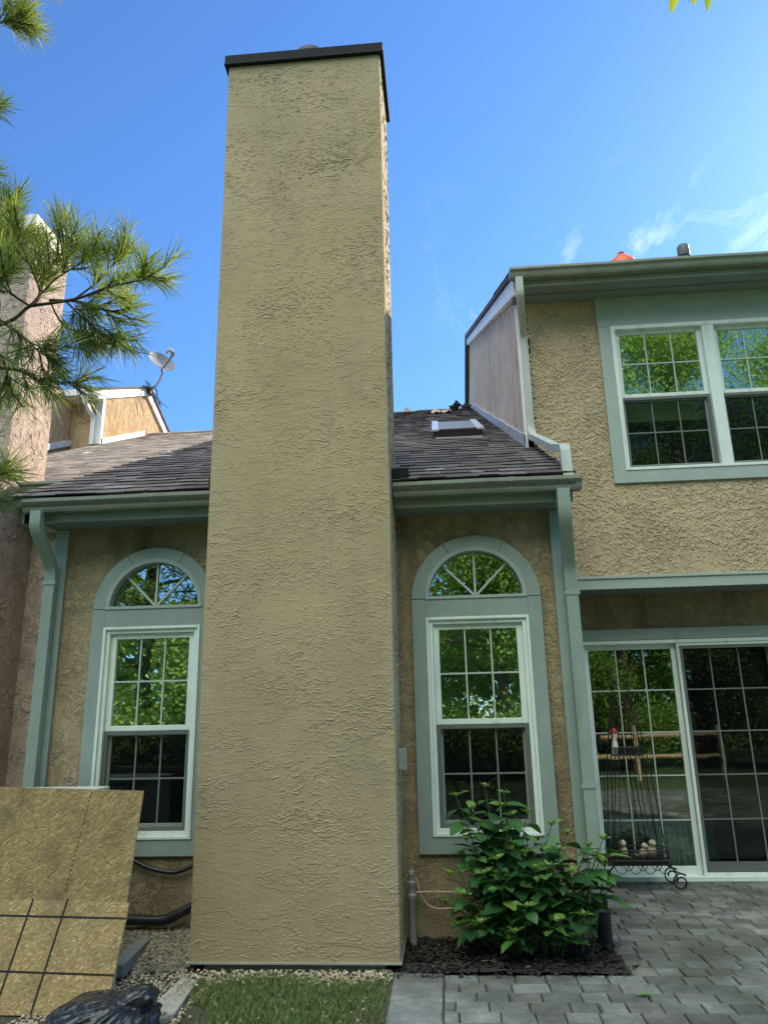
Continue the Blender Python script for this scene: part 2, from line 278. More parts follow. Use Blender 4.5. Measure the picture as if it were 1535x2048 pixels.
def mat_bag():
    m, nt, b, out = new_mat('bag_plastic'); b.inputs['Roughness'].default_value = .26; b.inputs['Specular IOR Level'].default_value = .55
    w = N(nt, 'ShaderNodeTexNoise', i_Scale=6.0, i_Detail=3.0); co = objco(nt); L(nt, co, w.inputs['Vector'])
    ad = N(nt, 'ShaderNodeMix', data_type='RGBA', blend_type='LINEAR_LIGHT'); ad.inputs['Factor'].default_value = .25; L(nt, co, ad.inputs['A']); L(nt, w.outputs['Color'], ad.inputs['B'])
    v = N(nt, 'ShaderNodeTexNoise', i_Scale=11.0, i_Detail=1.0, i_Distortion=1.6); L(nt, ad.outputs['Result'], v.inputs['Vector'])
    sb = N(nt, 'ShaderNodeMath', operation='SUBTRACT', i_1=.5); L(nt, v.outputs['Fac'], sb.inputs[0]); ab = N(nt, 'ShaderNodeMath', operation='ABSOLUTE'); L(nt, sb.outputs[0], ab.inputs[0])
    bp = N(nt, 'ShaderNodeBump', i_Strength=1.0, i_Distance=-.003); L(nt, ab.outputs[0], bp.inputs['Height']); L(nt, bp.outputs[0], b.inputs['Normal'])
    d = N(nt, 'ShaderNodeTexNoise', i_Scale=40.0, i_Detail=6.0); L(nt, objco(nt, (1, .4, 1)), d.inputs['Vector'])
    col = ramp(nt, d.outputs['Fac'], [(.54, (.016, .019, .024)), (.72, (.10, .105, .11))]); L(nt, col, b.inputs['Base Color'])
mat_bag()
def mat_stripes():
    m, nt, b, out = new_mat('stripe_fabric'); s = N(nt, 'ShaderNodeSeparateXYZ'); t = N(nt, 'ShaderNodeTexCoord'); L(nt, t.outputs['Object'], s.inputs[0])
    f = N(nt, 'ShaderNodeMath', operation='MULTIPLY', i_1=9.0); L(nt, s.outputs['X'], f.inputs[0]); fr = N(nt, 'ShaderNodeMath', operation='FRACT'); L(nt, f.outputs[0], fr.inputs[0])
    r = N(nt, 'ShaderNodeValToRGB'); r.color_ramp.interpolation = 'CONSTANT'; e = r.color_ramp.elements
    for _ in range(4): e.new(.5)
    for k, (p, c) in enumerate([(0, (.03, .34, .28)), (.3, (.8, .8, .7)), (.38, (.05, .14, .36)), (.62, (.10, .50, .36)), (.82, (.65, .66, .42)), (.92, (.03, .09, .26))]): e[k].position = p; e[k].color = rgba(c)
    L(nt, fr.outputs[0], r.inputs[0]); L(nt, r.outputs[0], b.inputs['Base Color']); b.inputs['Roughness'].default_value = .9
mat_stripes()

# ------------------------------------------------------------------ mesh helpers
class MB:
    def __init__(s): s.v = []; s.f = []; s.t = []
    def add(s, vs, fs, tone=1.0):
        o = len(s.v); s.v += [tuple(p) for p in vs]
        for f in fs: s.f.append([i+o for i in f]); s.t.append(tone)
    def quad(s, a, b, c, d, tone=1.0): s.add([a, b, c, d], [(0, 1, 2, 3)], tone)
    def box(s, x0, x1, y0, y1, z0, z1, tone=1.0):
        s.add([(x0, y0, z0), (x1, y0, z0), (x1, y1, z0), (x0, y1, z0), (x0, y0, z1), (x1, y0, z1), (x1, y1, z1), (x0, y1, z1)],
              [(0, 3, 2, 1), (4, 5, 6, 7), (0, 1, 5, 4), (1, 2, 6, 5), (2, 3, 7, 6), (3, 0, 4, 7)], tone)
    def prism(s, poly, axis, a, b, tone=1.0):
        """poly of 2-D points extruded along axis ('x','y','z') from a to b"""
        n = len(poly)
        def P(p, t): return {'x': (t, p[0], p[1]), 'y': (p[0], t, p[1]), 'z': (p[0], p[1], t)}[axis]
        vs = [P(p, a) for p in poly] + [P(p, b) for p in poly]
        s.add(vs, [tuple(range(n))[::-1], tuple(range(n, 2*n))] + [(i, (i+1) % n, n+(i+1) % n, n+i) for i in range(n)], tone)
    def tube(s, pts, r, seg=8, tone=1.0, cap=True):
        pts = [Vector(p) for p in pts]; n = len(pts); rr = r if isinstance(r, (list, tuple)) else [r]*n
        t = (pts[1]-pts[0]).normalized(); u = t.orthogonal().normalized(); vs = []
        for i, p in enumerate(pts):
            t = (pts[min(i+1, n-1)]-pts[max(i-1, 0)]).normalized(); u = (u-t*u.dot(t)).normalized(); w = t.cross(u)
            for k in range(seg): a = 2*math.pi*k/seg; vs.append(p+(u*math.cos(a)+w*math.sin(a))*rr[i])
        fs = [(i*seg+k, i*seg+(k+1) % seg, (i+1)*seg+(k+1) % seg, (i+1)*seg+k) for i in range(n-1) for k in range(seg)]
        if cap: fs += [tuple(range(seg))[::-1], tuple(range((n-1)*seg, n*seg))]
        s.add(vs, fs, tone)
    def sweep(s, pts, prof, side=Vector((1, 0, 0)), tone=1.0):
        """closed profile (u along 'side', v across) swept along pts; mitred"""
        pts = [Vector(p) for p in pts]; n = len(pts); m = len(prof); vs = []
        for i, p in enumerate(pts):
            a = (pts[i]-pts[i-1]).normalized() if i else None; b = (pts[i+1]-pts[i]).normalized() if i < n-1 else None
            a = a or b; b = b or a; t = (a+b).normalized(); k = 1/max(.35, t.dot(a)); w = t.cross(side).normalized()
            for (x, y) in prof: vs.append(p+side*x+w*y*k)
        fs = [(i*m+k, i*m+(k+1) % m, (i+1)*m+(k+1) % m, (i+1)*m+k) for i in range(n-1) for k in range(m)] + [tuple(range(m))[::-1], tuple(range((n-1)*m, n*m))]
        s.add(vs, fs, tone)
    def lathe(s, prof, c, seg=20, tone=1.0, axis=None):
        """prof = [(r,h)...] around +Z at c"""
        vs = []; c = Vector(c)
        for r, h in prof:
            for k in range(seg):
                a = 2*math.pi*k/seg; q = Vector((r*math.cos(a), r*math.sin(a), h))
                if axis is not None: q = axis @ q
                vs.append(c+q)
        n = len(prof); fs = [(i*seg+k, i*seg+(k+1) % seg, (i+1)*seg+(k+1) % seg, (i+1)*seg+k) for i in range(n-1) for k in range(seg)]
        fs += [tuple(range(seg))[::-1], tuple(range((n-1)*seg, n*seg))]
        s.add(vs, fs, tone)
    def build(s, name, mat, parent=None, smooth=False, bevel=0.0, fix=True):
        me = bpy.data.meshes.new(name); o_ = Vector((0, 0, 0))
        me.from_pydata(s.v, [], s.f); me.update()
        if any(isinstance(t, tuple) or abs(t-1) > 1e-6 for t in s.t) or mat in ('needle', 'leaf_hydrangea', 'leaf_tree', 'leaf_bough', 'grass_blade', 'shingle', 'shingle_sunlit', 'paver', 'gravel', 'mulch', 'osb'):
            ca = me.color_attributes.new('tint', 'FLOAT_COLOR', 'CORNER'); buf = []
            for p, t in zip(me.polygons, s.t): buf += (list(t)+[1] if isinstance(t, tuple) else [t, t, t, 1])*p.loop_total
            ca.data.foreach_set('color', buf)
        if fix or bevel:
            bm = bmesh.new(); bm.from_mesh(me)
            if fix: bmesh.ops.recalc_face_normals(bm, faces=bm.faces)
            if bevel:
                es = [e for e in bm.edges if len(e.link_faces) == 2 and e.calc_face_angle(0) > .6]
                bmesh.ops.bevel(bm, geom=es, offset=bevel, segments=2, profile=.6, affect='EDGES', clamp_overlap=True)
            bm.to_mesh(me); bm.free()
        if smooth:
            me.polygons.foreach_set('use_smooth', [True]*len(me.polygons))
            try: me.set_sharp_from_angle(angle=R(40))
            except Exception: pass
        me.materials.append(MATS[mat])
        ob = bpy.data.objects.new(name, me); C.objects.link(ob)
        if parent is not None: ob.parent = parent
        return ob
def thing(name, label, cat, loc=(0, 0, 0), group=None):
    o = bpy.data.objects.new(name, None); o.empty_display_size = .2; C.objects.link(o); o.location = loc
    o['label'] = label; o['category'] = cat
    if group: o['group'] = group
    bpy.context.view_layer.update(); return o
def own(ob, parent):           # child keeps its world place under a moved Empty
    ob.parent = parent; ob.matrix_parent_inverse = Matrix.Translation(-Vector(parent.location)); return ob
def tag(o, label, cat, group=None):
    o['label'] = label; o['category'] = cat
    if group: o['group'] = group
    return o
def bez(a, b, c, n=8):
    a, b, c = Vector(a), Vector(b), Vector(c); return [a*(1-t)**2+b*2*t*(1-t)+c*t*t for t in [i/n for i in range(n+1)]]
def smooth_path(pts, sub=6):
    pts = [Vector(p) for p in pts]; out = []
    for i in range(len(pts)-1):
        p0, p1, p2, p3 = pts[max(i-1, 0)], pts[i], pts[i+1], pts[min(i+2, len(pts)-1)]
        for k in range(sub):
            t = k/sub; out.append(.5*((2*p1)+(p2-p0)*t+(2*p0-5*p1+4*p2-p3)*t*t+(3*p1-p0-3*p2+p3)*t**3))
    return out+[pts[-1]]

# ------------------------------------------------------------------ ground
def structure(ob): ob['kind'] = 'structure'; return ob
g = MB(); g.quad((-150, -150, -.03), (150, -150, -.03), (150, 150, -.03), (-150, 150, -.03)); structure(g.build('ground', 'lawn'))
g = MB(); g.quad((-4.2, -2.2, -.012), (-.36, -2.2, -.012), (-.36, .1, .0), (-4.2, .1, .0)); structure(g.build('soil_bed', 'soil'))
# patio of concrete pavers laid in staggered courses
def patio():
    mb = MB(); r = random.Random(3); base = MB()
    gap = .0042
    def pv(x0, x1, y0, y1):
        if x1-x0 < .03 or y1-y0 < .03: return
        # leave out the planting bed
        if x0 < 1.0 and x1 > -.3 and y1 > -.60 and x0 < .96:
            if y0 > -.64: 
                if x1 <= 1.04: return
                x0 = max(x0, 1.02)
            else: y1 = min(y1, -.62)
        t0 = r.uniform(.66, 1.28); wm = r.uniform(-.02, .06); t = (t0*(1+wm), t0, t0*(1-wm)); zz = r.uniform(-.002, .002); h0 = zz+r.uniform(-.002, .002)
        j = lambda: r.uniform(-.003, .003)
        ins = .006
        a = [(x0+gap+j(), y0+gap+j()), (x1-gap+j(), y0+gap+j()), (x1-gap+j(), y1-gap+j()), (x0+gap+j(), y1-gap+j())]
        cxm, cym = (x0+x1)/2, (y0+y1)/2
        b = [(p[0]+(ins if p[0] < cxm else -ins), p[1]+(ins if p[1] < cym else -ins)) for p in a]
        tz = [zz+r.uniform(-.002, .002) for _ in range(4)]
        vs = [(p[0], p[1], -.03) for p in a]+[(p[0], p[1], q-.006) for p, q in zip(a, tz)]+[(p[0], p[1], q) for p, q in zip(b, tz)]
        fs = [(8, 9, 10, 11)]
        for k in range(4): n = (k+1) % 4; fs += [(k, n, 4+n, 4+k), (4+k, 4+n, 8+n, 8+k)]
        mb.add(vs, fs, t)
    y = -6.8; x_left = -.08
    # edging blocks beside the chimney
    yy = -6.8
    while yy < -.64:
        d = .285; y1 = min(yy+d, -.632); pv(-.385, x_left, yy, y1); yy = y1
    y = -6.8
    k = 0
    while y < 1.93:
        d = r.choice([.105, .145, .145, .145]); y1 = min(y+d, 1.93)
        if 1.93-y1 < .06: y1 = 1.93
        xs = x_left if y1 <= -.6 else 1.04
        x = xs - r.uniform(0, .25)
        while x < 6.4:
            w = r.choice([.18, .215, .215, .15]); pv(max(x, xs), x+w, y, y1); x += w
        y = y1
    base.box(-.39, 6.4, -6.8, -.66, -.06, -.016); base.box(1.03, 6.4, -.66, 1.94, -.06, -.016)
    o = structure(mb.build('patio', 'paver', fix=True)); b = base.build('joint_bed', 'joint_sand', o)
patio()

# ------------------------------------------------------------------ the townhouse
house = thing('townhouse', 'beige stucco townhouse with the tall chimney, arched windows and sliding patio door', 'townhouse', (0, 0, 0))
SL = .48
def roof_z(Y): return 3.25+SL*(Y+.4)
def up_z(Y): return 5.97+SL*(Y-1.1)
def shingles(mb, x0, x1, Y0, Y1, zf, seed, d=.20, thk=1.0):
    r = random.Random(seed); y = Y0; c = 0
    while y < Y1:
        x = x0 - r.uniform(0, .3); row = r.uniform(.8, 1.15); wob = r.uniform(-.006, .006)
        while x < x1:
            w = r.uniform(.10, .26); a, b = max(x, x0), min(x+w, x1); x += w
            if b-a < .02: continue
            t = row*r.uniform(.6, 1.35)*(2.4 if r.random() < .012 else 1); warm = r.uniform(-.07, .10)
            th = r.uniform(.009, .018)*thk; e = wob+r.uniform(-.02, .02); ye = y+e; yb = min(y+d*1.25, Y1+.02)
            e2 = r.uniform(-.004, .004)
            mb.add([(a, ye, zf(ye)+.001), (b, ye+e2, zf(ye)+.001), (b, ye+e2, zf(ye)+th), (a, ye, zf(ye)+th), (b, yb, zf(yb)+.002), (a, yb, zf(yb)+.002)],
                   [(3, 2, 4, 5)], (t*(1+warm), t, t*(1-warm)))
            k0 = len(mb.v)-6; q = .12*t; mb.f += [[k0, k0+1, k0+2, k0+3], [k0, k0+3, k0+5], [k0+1, k0+4, k0+2]]; mb.t += [(q, q, q)]*3     # asphalt butts, painted near black as the shadow line under each course
        y += d; c += 1
def wall_open(mb, x0, x1, z0, z1, Y, ops, depth=.12, seg=28):
    """wall sheet facing -Y with rectangular or arched openings (cx, half width, sill, top/spring, arched)"""
    ops = sorted(ops); x = x0
    for cx_, hw, zb, zt, arch in ops:
        a, b = cx_-hw, cx_+hw
        mb.quad((x, Y, z0), (a, Y, z0), (a, Y, z1), (x, Y, z1)); mb.quad((a, Y, z0), (b, Y, z0), (b, Y, zb), (a, Y, zb))
        if arch:
            ps = [(cx_-hw*math.cos(math.pi*k/seg), zt+hw*math.sin(math.pi*k/seg)) for k in range(seg+1)]
        else: ps = [(a, zt), (b, zt)]
        for p, q in zip(ps[:-1], ps[1:]):
            mb.quad((p[0], Y, p[1]), (q[0], Y, q[1]), (q[0], Y, z1), (p[0], Y, z1)); mb.quad((p[0], Y, p[1]), (q[0], Y, q[1]), (q[0], Y+depth, q[1]), (p[0], Y+depth, p[1]))
        mb.quad((a, Y, zb), (a, Y, zt), (a, Y+depth, zt), (a, Y+depth, zb)); mb.quad((b, Y, zb), (b, Y, zt), (b, Y+depth, zt), (b, Y+depth, zb)); mb.quad((a, Y, zb), (b, Y, zb), (b, Y+depth, zb), (a, Y+depth, zb))
        x = b
    mb.quad((x, Y, z0), (x1, Y, z0), (x1, Y, z1), (x, Y, z1))
WX0, WX1 = -3.155, .935
WINS = [(.262, .44, .62, 2.39, True), (-2.30, .44, .62, 2.39, True)]
mb = MB(); wall_open(mb, WX0, WX1, -.05, 3.075, 0, WINS); mb.quad((WX0, 0, -.05), (WX0, 0, 3.4), (WX0, 4, 5.0), (WX0, 4, -.05)); mb.quad((WX1, 0, -.05), (WX1, 0, 3.2), (WX1, 1.95, 3.2), (WX1, 1.95, -.05))
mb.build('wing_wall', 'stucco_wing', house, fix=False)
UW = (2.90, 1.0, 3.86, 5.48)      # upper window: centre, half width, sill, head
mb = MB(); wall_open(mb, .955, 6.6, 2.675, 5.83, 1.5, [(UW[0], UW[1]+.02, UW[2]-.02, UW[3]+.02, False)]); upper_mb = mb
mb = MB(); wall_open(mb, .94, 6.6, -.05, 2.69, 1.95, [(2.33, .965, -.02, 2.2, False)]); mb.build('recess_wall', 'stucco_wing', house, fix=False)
mb = MB(); mb.box(.94, 6.6, 1.53, 1.95, 2.68, 2.70); mb.build('recess_soffit', 'soffit_paint', house)
# the side wall that climbs along the wing roof, and the rear half of the building
mb = MB(); mb.prism([(1.5, 3.9), (11, roof_z(11)-.3), (20.5, 3.9), (20.5, 5.9), (11, up_z(11)-.06), (1.5, up_z(1.5)-.06)], 'x', .955, 1.05); mb.build('side_wall', 'stucco_side', house)
mb = MB(); mb.box(-3.1, .9, 21.4, 21.5, 0, 3.6); mb.box(1.0, 6.6, 20.4, 20.5, 0, 5.9); mb.box(6.5, 6.6, 1.6, 20.5, 0, 5.9); mb.build('rear_wall', 'stucco_upper', house)
# roofs
mb = MB(); X0, X1 = -3.42, 1.04
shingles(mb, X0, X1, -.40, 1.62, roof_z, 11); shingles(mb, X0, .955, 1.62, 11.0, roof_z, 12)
mb.prism([(-.40, roof_z(-.40)-.02), (1.5, roof_z(1.5)-.02), (1.5, roof_z(1.5)-.08), (-.40, roof_z(-.40)-.08)], 'x', X0+.01, X1-.01, .6)
mb.prism([(1.5, roof_z(1.5)-.002), (11, roof_z(11)-.002), (22, roof_z(0)-.002), (22, roof_z(0)-.1), (11, roof_z(11)-.1), (1.5, roof_z(1.5)-.1)], 'x', X0+.01, .95, .6)
r = random.Random(5); x = X0
while x < .95:     # ridge caps
    b = min(x+.3, .95); h = r.uniform(.015, .03); mb.prism([(10.8, roof_z(10.8)+h), (11, roof_z(11)+h+.015), (11.2, roof_z(10.8)+h)], 'x', x, b+.01, r.uniform(.7, 1.2)); x += .3
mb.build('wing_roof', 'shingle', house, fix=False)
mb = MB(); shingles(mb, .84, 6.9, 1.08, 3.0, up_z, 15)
mb.prism([(1.08, up_z(1.08)-.002), (11, up_z(11)-.002), (20.9, up_z(1.1)-.002), (20.9, up_z(1.1)-.12), (11, up_z(11)-.12), (1.08, up_z(1.08)-.05)], 'x', .845, 6.9, .7)
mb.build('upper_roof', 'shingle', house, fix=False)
# rake boards and flashings (x outwards of the side wall)
mb = MB(); mb.prism([(1.15, up_z(1.15)-.26), (11, up_z(11)-.28), (11, up_z(11)-.125), (1.15, up_z(1.15)-.06)], 'x', .88, .95); mb.build('rake_board', 'white_paint', house, bevel=.004)
mb = MB(); y = 1.46
while y < 10.9:
    mb.prism([(y, roof_z(y)+.005), (min(y+1.9, 11), roof_z(min(y+1.9, 11))+.005), (min(y+1.9, 11), roof_z(min(y+1.9, 11))+.13), (y, roof_z(y)+.145)], 'x', .925, .953); y += 1.9
mb.build('step_flashing', 'flashing', house)
mb = MB(); mb.box(.925, .952, 1.47, 1.56, roof_z(1.5)+.05, 5.8); mb.build('corner_board', 'white_paint', house, bevel=.003)
for x0, x1 in ((.87, .945), (-3.165, -3.06)):
    mb = MB(); mb.box(x0, x1, -.028, .0, -.02 if x0 > 0 else .1, 3.07); mb.build('corner_board', 'trim_paint', house, bevel=.003)
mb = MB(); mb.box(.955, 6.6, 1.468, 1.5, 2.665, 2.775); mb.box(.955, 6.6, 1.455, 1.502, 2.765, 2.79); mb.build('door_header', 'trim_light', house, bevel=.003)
# eaves
def gutter(parent, x0, x1, yb, zt, mat='gutter_paint', wob=.0):
    h, d = .105, .115
    pr = [(yb, zt), (yb, zt-h), (yb-d*.62, zt-h), (yb-d*.72, zt-h*.82), (yb-d*.80, zt-h*.5), (yb-d*1.0, zt-h*.3), (yb-d*1.0, zt-.006), (yb-d*1.0+.012, zt), (yb-d*1.0+.014, zt-.008), (yb-d*.93, zt-.02), (yb-d*.93, zt-h*.28), (yb-d*.74, zt-h*.5), (yb-d*.6, zt-h*.95), (yb-.006, zt-h*.95), (yb-.006, zt)]
    m = MB(); n = max(2, int((x1-x0)/.5)); k = len(pr)
    xs = [x0+(x1-x0)*i/n for i in range(n+1)]; vs = []
    for i, x in enumerate(xs):
        dz = wob*math.sin(i*2.1+x0)
        vs += [(x, p[0], p[1]+dz) for p in pr]
    m.add(vs, [(i*k+j, i*k+(j+1) % k, (i+1)*k+(j+1) % k, (i+1)*k+j) for i in range(n) for j in range(k)])
    cap = [0, 1, 2, 3, 4, 5, 6]
    for x in (x0-.002, x1+.002):
        m.add([(x, *pr[q]) for q in cap], [tuple(range(7))])
    gt = m.build('gutter', mat, parent, smooth=False)
    if x1-x0 > 1.2:
        q = MB(); xs_ = x0+(x1-x0)*.62; pf = [(yb-d*.0, zt-h-.003), (yb-d*.63, zt-h-.003), (yb-d*.74, zt-h*.83), (yb-d*.82, zt-h*.5), (yb-d*1.0-.003, zt-h*.31), (yb-d*1.0-.003, zt+.001), (yb-d*.9, zt+.001), (yb-d*.9, zt-h*.2), (yb-d*.0, zt-h*.9)]
        q.prism(pf, 'x', xs_, xs_+.035); q.build('seam', mat, gt)
    return gt
gutter(house, -3.27, -1.69, -.305, 3.235, wob=.003); gutter(house, -.335, 1.075, -.305, 3.235, wob=.003)
gutter(house, .84, 6.9, 1.11, 5.97, wob=.004)
for a, b in ((-3.30, -1.69), (-.335, 1.02)):
    mb = MB(); mb.box(a, b, -.30, -.27, 3.06, 3.245); mb.build('fascia', 'gutter_paint', house, bevel=.003)
    mb = MB(); mb.box(a, b, -.272, .0, 3.075, 3.09); mb.build('soffit', 'soffit_paint', house)
mb = MB(); mb.prism([(-.30, 3.06), (-.30, 3.24), (.0, roof_z(0)-.05), (.0, 3.06)], 'x', -3.32, -3.16); mb.build('eave_return', 'gutter_paint', house, bevel=.003)
mb = MB(); mb.box(.89, 6.9, 1.115, 1.14, 5.80, 5.96); mb.build('fascia', 'gutter_paint', house, bevel=.003)
mb = MB(); mb.box(.89, 6.9, 1.14, 1.5, 5.82, 5.84); mb.box(.96, 6.9, 1.30, 1.325, 5.80, 5.82); mb.build('soffit', 'soffit_paint', house)
# downspouts: ribbed rectangular pipe
def rib_profile(w, d, n=5):
    p = []; 
    for i in range(n*2+1): p.append((-w/2+w*i/(2*n), -d/2-(.0035 if i % 2 else 0)))
    for i in range(n*2+1): p.append((w/2-w*i/(2*n), d/2+(.0035 if i % 2 else 0)))
    return p
def ridges(mb, n, u0, u1, z0, z1, place, seed, ln=(.02, .12), h=(.003, .007), up=.010, dn=.003, wander=.5, tilt=.18, skip=None, patch=2.2):
    """n squiggly lips of stucco left by the trowel; place(u, z, out) gives the point on the wall"""
    r = random.Random(seed); k = 0; tries = 0
    while k < n and tries < n*6:
        tries += 1; u, z = r.uniform(u0, u1), r.uniform(z0, z1)
        if noise.noise(Vector((u*patch, z*patch*1.3, seed))) + r.uniform(-.45, .45) < -.08: continue
        if skip and skip(u, z): continue
        l = r.uniform(*ln)*r.choice((.45, .7, 1, 1)); m = max(4, int(l/.011)); a = r.gauss(0, tilt); hh = r.uniform(*h); vs = []; c = []
        for i in range(m+1): c.append((u, z)); a = a*.72+r.gauss(0, wander)*.55+r.gauss(0, tilt)*.2; st = l/m; u += math.cos(a)*st; z += math.sin(a)*st
        if c[-1][0] > u1 or (skip and skip(*c[-1])): continue
        for i, (x, y) in enumerate(c):
            q = math.sin(math.pi*(i+.15)/(m+.3))**.6*r.uniform(.65, 1.15); vs += [place(x, y+up*(.5+.5*q), -.0006), place(x, y, hh*q), place(x, y-dn*q, -.0006)]
        mb.add(vs, [(3*i+j, 3*i+3+j, 3*i+4+j, 3*i+1+j) for i in range(m) for j in range(2)]); k += 1
def curve_path(pts, rad=.05, n=4):
    pts = [Vector(p) for p in pts]; out = [pts[0]]
    for i in range(1, len(pts)-1):
        a, b = (pts[i-1]-pts[i]), (pts[i+1]-pts[i]); q = min(rad, a.length*.45, b.length*.45)
        out += bez(pts[i]+a.normalized()*q, pts[i], pts[i]+b.normalized()*q, n)
    return out+[pts[-1]]
def downspout(pts, w=.085, d=.062, straps=(), rad=.07, mat='downspout_paint'):
    m = MB(); m.sweep(curve_path(pts, rad), rib_profile(w, d)); o = m.build('downspout', mat, house, smooth=True)
    for (x, y, z) in straps:
        s = MB(); s.box(x-w/2-.012, x+w/2+.012, y-d/2-.008, y-d/2-.004, z, z+.03); s.build('strap', 'downspout_paint', o)
    return o
downspout([(-3.15, -.375, 3.135), (-3.15, -.375, 3.0), (-3.15, -.068, 2.74), (-3.15, -.068, .02)], straps=[(-3.15, -.068, 2.60)])
downspout([(.935, -.375, 3.135), (.935, -.375, 2.93), (.985, -.068, 2.60), (.985, -.068, .30)], .092, .065, straps=[(.985, -.068, 2.38), (.985, -.068, 1.0)])
downspout([(.93, 1.055, 5.87), (.93, 1.055, 5.68), (.985, 1.455, 5.42), (.985, 1.455, 4.36), (.99, 1.40, 4.25), (.985, .05, 3.62), (.985, -.33, 3.48), (.985, -.36, 3.19)], .075, .06, rad=.05, mat='spout_pale')

upsk = lambda u, z: UW[0]-UW[1]-.12 < u < UW[0]+UW[1]+.12 and z > UW[2]-.12
ridges(upper_mb, 4200, .98, 4.6, 2.80, 5.81, lambda u, z, o: (u, 1.5-o, z), 105, ln=(.03, .17), h=(.003, .0090), up=.045, dn=.003, wander=.95, tilt=.45, skip=upsk, patch=1.2)
ridges(upper_mb, 1800, .98, 4.6, 2.80, 5.81, lambda u, z, o: (u, 1.5-o, z), 106, ln=(.015, .06), h=(.003, .008), up=.018, dn=.003, wander=1.2, tilt=.9, skip=upsk, patch=1.2)
upper_mb.build('upper_wall', 'stucco_upper', house, fix=False)

# chimney
ch = MB(); CX0, CX1 = -1.69, -.345
def shaft(mb, x0, x1, y0, y1, z0, z1, nz_=60, rad=.018, jit=.004, seed=0):
    ring = [(x0+rad, y0), (x0+(x1-x0)*.25, y0), (x0+(x1-x0)*.5, y0), (x0+(x1-x0)*.75, y0), (x1-rad, y0), (x1-rad*.3, y0+rad*.3), (x1, y0+rad), (x1, (y0+y1)/2), (x1, y1), (x0, y1), (x0, (y0+y1)/2), (x0, y0+rad), (x0+rad*.3, y0+rad*.3)]
    n = len(ring); vs = []
    for i in range(nz_+1):
        z = z0+(z1-z0)*i/nz_
        for k, (x, y) in enumerate(ring):
            v = noise.noise_vector(Vector((x*3+seed, y*3, z*2.3)))*jit; vs.append((x+v.x, y+v.y, z))
    mb.add(vs, [(i*n+k, i*n+(k+1) % n, (i+1)*n+(k+1) % n, (i+1)*n+k) for i in range(nz_) for k in range(n)]+[tuple(range(n))[::-1], tuple(range(nz_*n, (nz_+1)*n))])
shaft(ch, CX0, CX1, -.63, .10, .045, 7.12, 90)
front = lambda u, z, o: (u, -.63-o, z)
ridges(ch, 5600, CX0+.01, CX1-.01, .07, 7.05, front, 101, ln=(.015, .085), h=(.0015, .0040), wander=.58, up=.009, tilt=.10)
ridges(ch, 6500, CX0+.01, CX1-.01, .07, 7.05, front, 102, ln=(.008, .03), h=(.0015, .0035), wander=1.0, up=.008)
ridges(ch, 900, -.61, .08, .07, 7.05, lambda u, z, o: (CX1+o, u, z), 103, ln=(.02, .10), h=(.003, .007))
ridges(ch, 300, -.61, .08, .07, 7.05, lambda u, z, o: (CX0-o, u, z), 104, ln=(.02, .10), h=(.003, .007))
chim = ch.build('chimney', 'stucco_chimney', house, smooth=True, fix=False)
mb = MB(); mb.box(CX0-.025, CX1+.03, -.662, .135, 7.10, 7.195); mb.box(CX0-.03, CX1+.035, -.667, .14, 7.092, 7.108); mb.build('cap', 'cap_metal', chim, bevel=.004)
mb = MB(); mb.lathe([(.13, 7.19), (.13, 7.36), (.165, 7.45), (.165, 7.46), (.155, 7.50), (.125, 7.54), (.07, 7.57), (.0, 7.58)], (-1.02, -.27, 0), 28); mb.build('flue_cap', 'mesh_dark', chim, smooth=True)
mb = MB()
for k in range(48):
    a = 2*math.pi*k/48; mb.box(-1.02+.152*math.cos(a)-.003, -1.02+.152*math.cos(a)+.003, -.27+.152*math.sin(a)-.003, -.27+.152*math.sin(a)+.003, 7.36, 7.45)
mb.build('spark_screen', 'iron', chim)
mb = MB(); mb.box(CX0-.008, CX1+.008, -.642, -.02, .040, .05); mb.build('drip_edge', 'pvc', chim)
mb = MB(); mb.box(CX0+.1, CX1-.10, -.60, -.02, -.1, .036); mb.build('footing', 'concrete', chim)
for x0, x1 in ((CX1+.002, CX1+.13), (CX0-.09, CX0-.002)):
    mb = MB(); mb.box(x0, x1, -.38, -.05, 3.25, 3.36); mb.build('flashing', 'cap_metal', chim, bevel=.006)
mb = MB(); mb.box(CX1+.001, CX1+.045, -.43, -.30, 1.165, 1.30); mb.box(CX1+.045, CX1+.055, -.437, -.293, 1.158, 1.307); mb.build('outlet_box', 'pvc', chim, bevel=.004)

# ---- windows
def ring_arc(mb, cx_, cz, r0, r1, y0, y1, a0=0, a1=math.pi, seg=36):
    vs = []
    for k in range(seg+1):
        a = a0+(a1-a0)*k/seg; c, s = math.cos(a), math.sin(a)
        vs += [(cx_+r0*c, y0, cz+r0*s), (cx_+r1*c, y0, cz+r1*s), (cx_+r1*c, y1, cz+r1*s), (cx_+r0*c, y1, cz+r0*s)]
    fs = [(4*k+j, 4*k+(j+1) % 4, 4*k+4+(j+1) % 4, 4*k+4+j) for k in range(seg) for j in range(4)]+[(0, 1, 2, 3), (4*seg+3, 4*seg+2, 4*seg+1, 4*seg)]
    mb.add(vs, fs)
def frame(mb, x0, x1, z0, z1, w, y0, y1, wb=None, wt=None):
    wb = w if wb is None else wb; wt = w if wt is None else wt
    mb.box(x0, x0+w, y0, y1, z0, z1); mb.box(x1-w, x1, y0, y1, z0, z1); mb.box(x0+w, x1-w, y0+.0015, y1, z0, z0+wb); mb.box(x0+w, x1-w, y0+.0015, y1, z1-wt, z1)
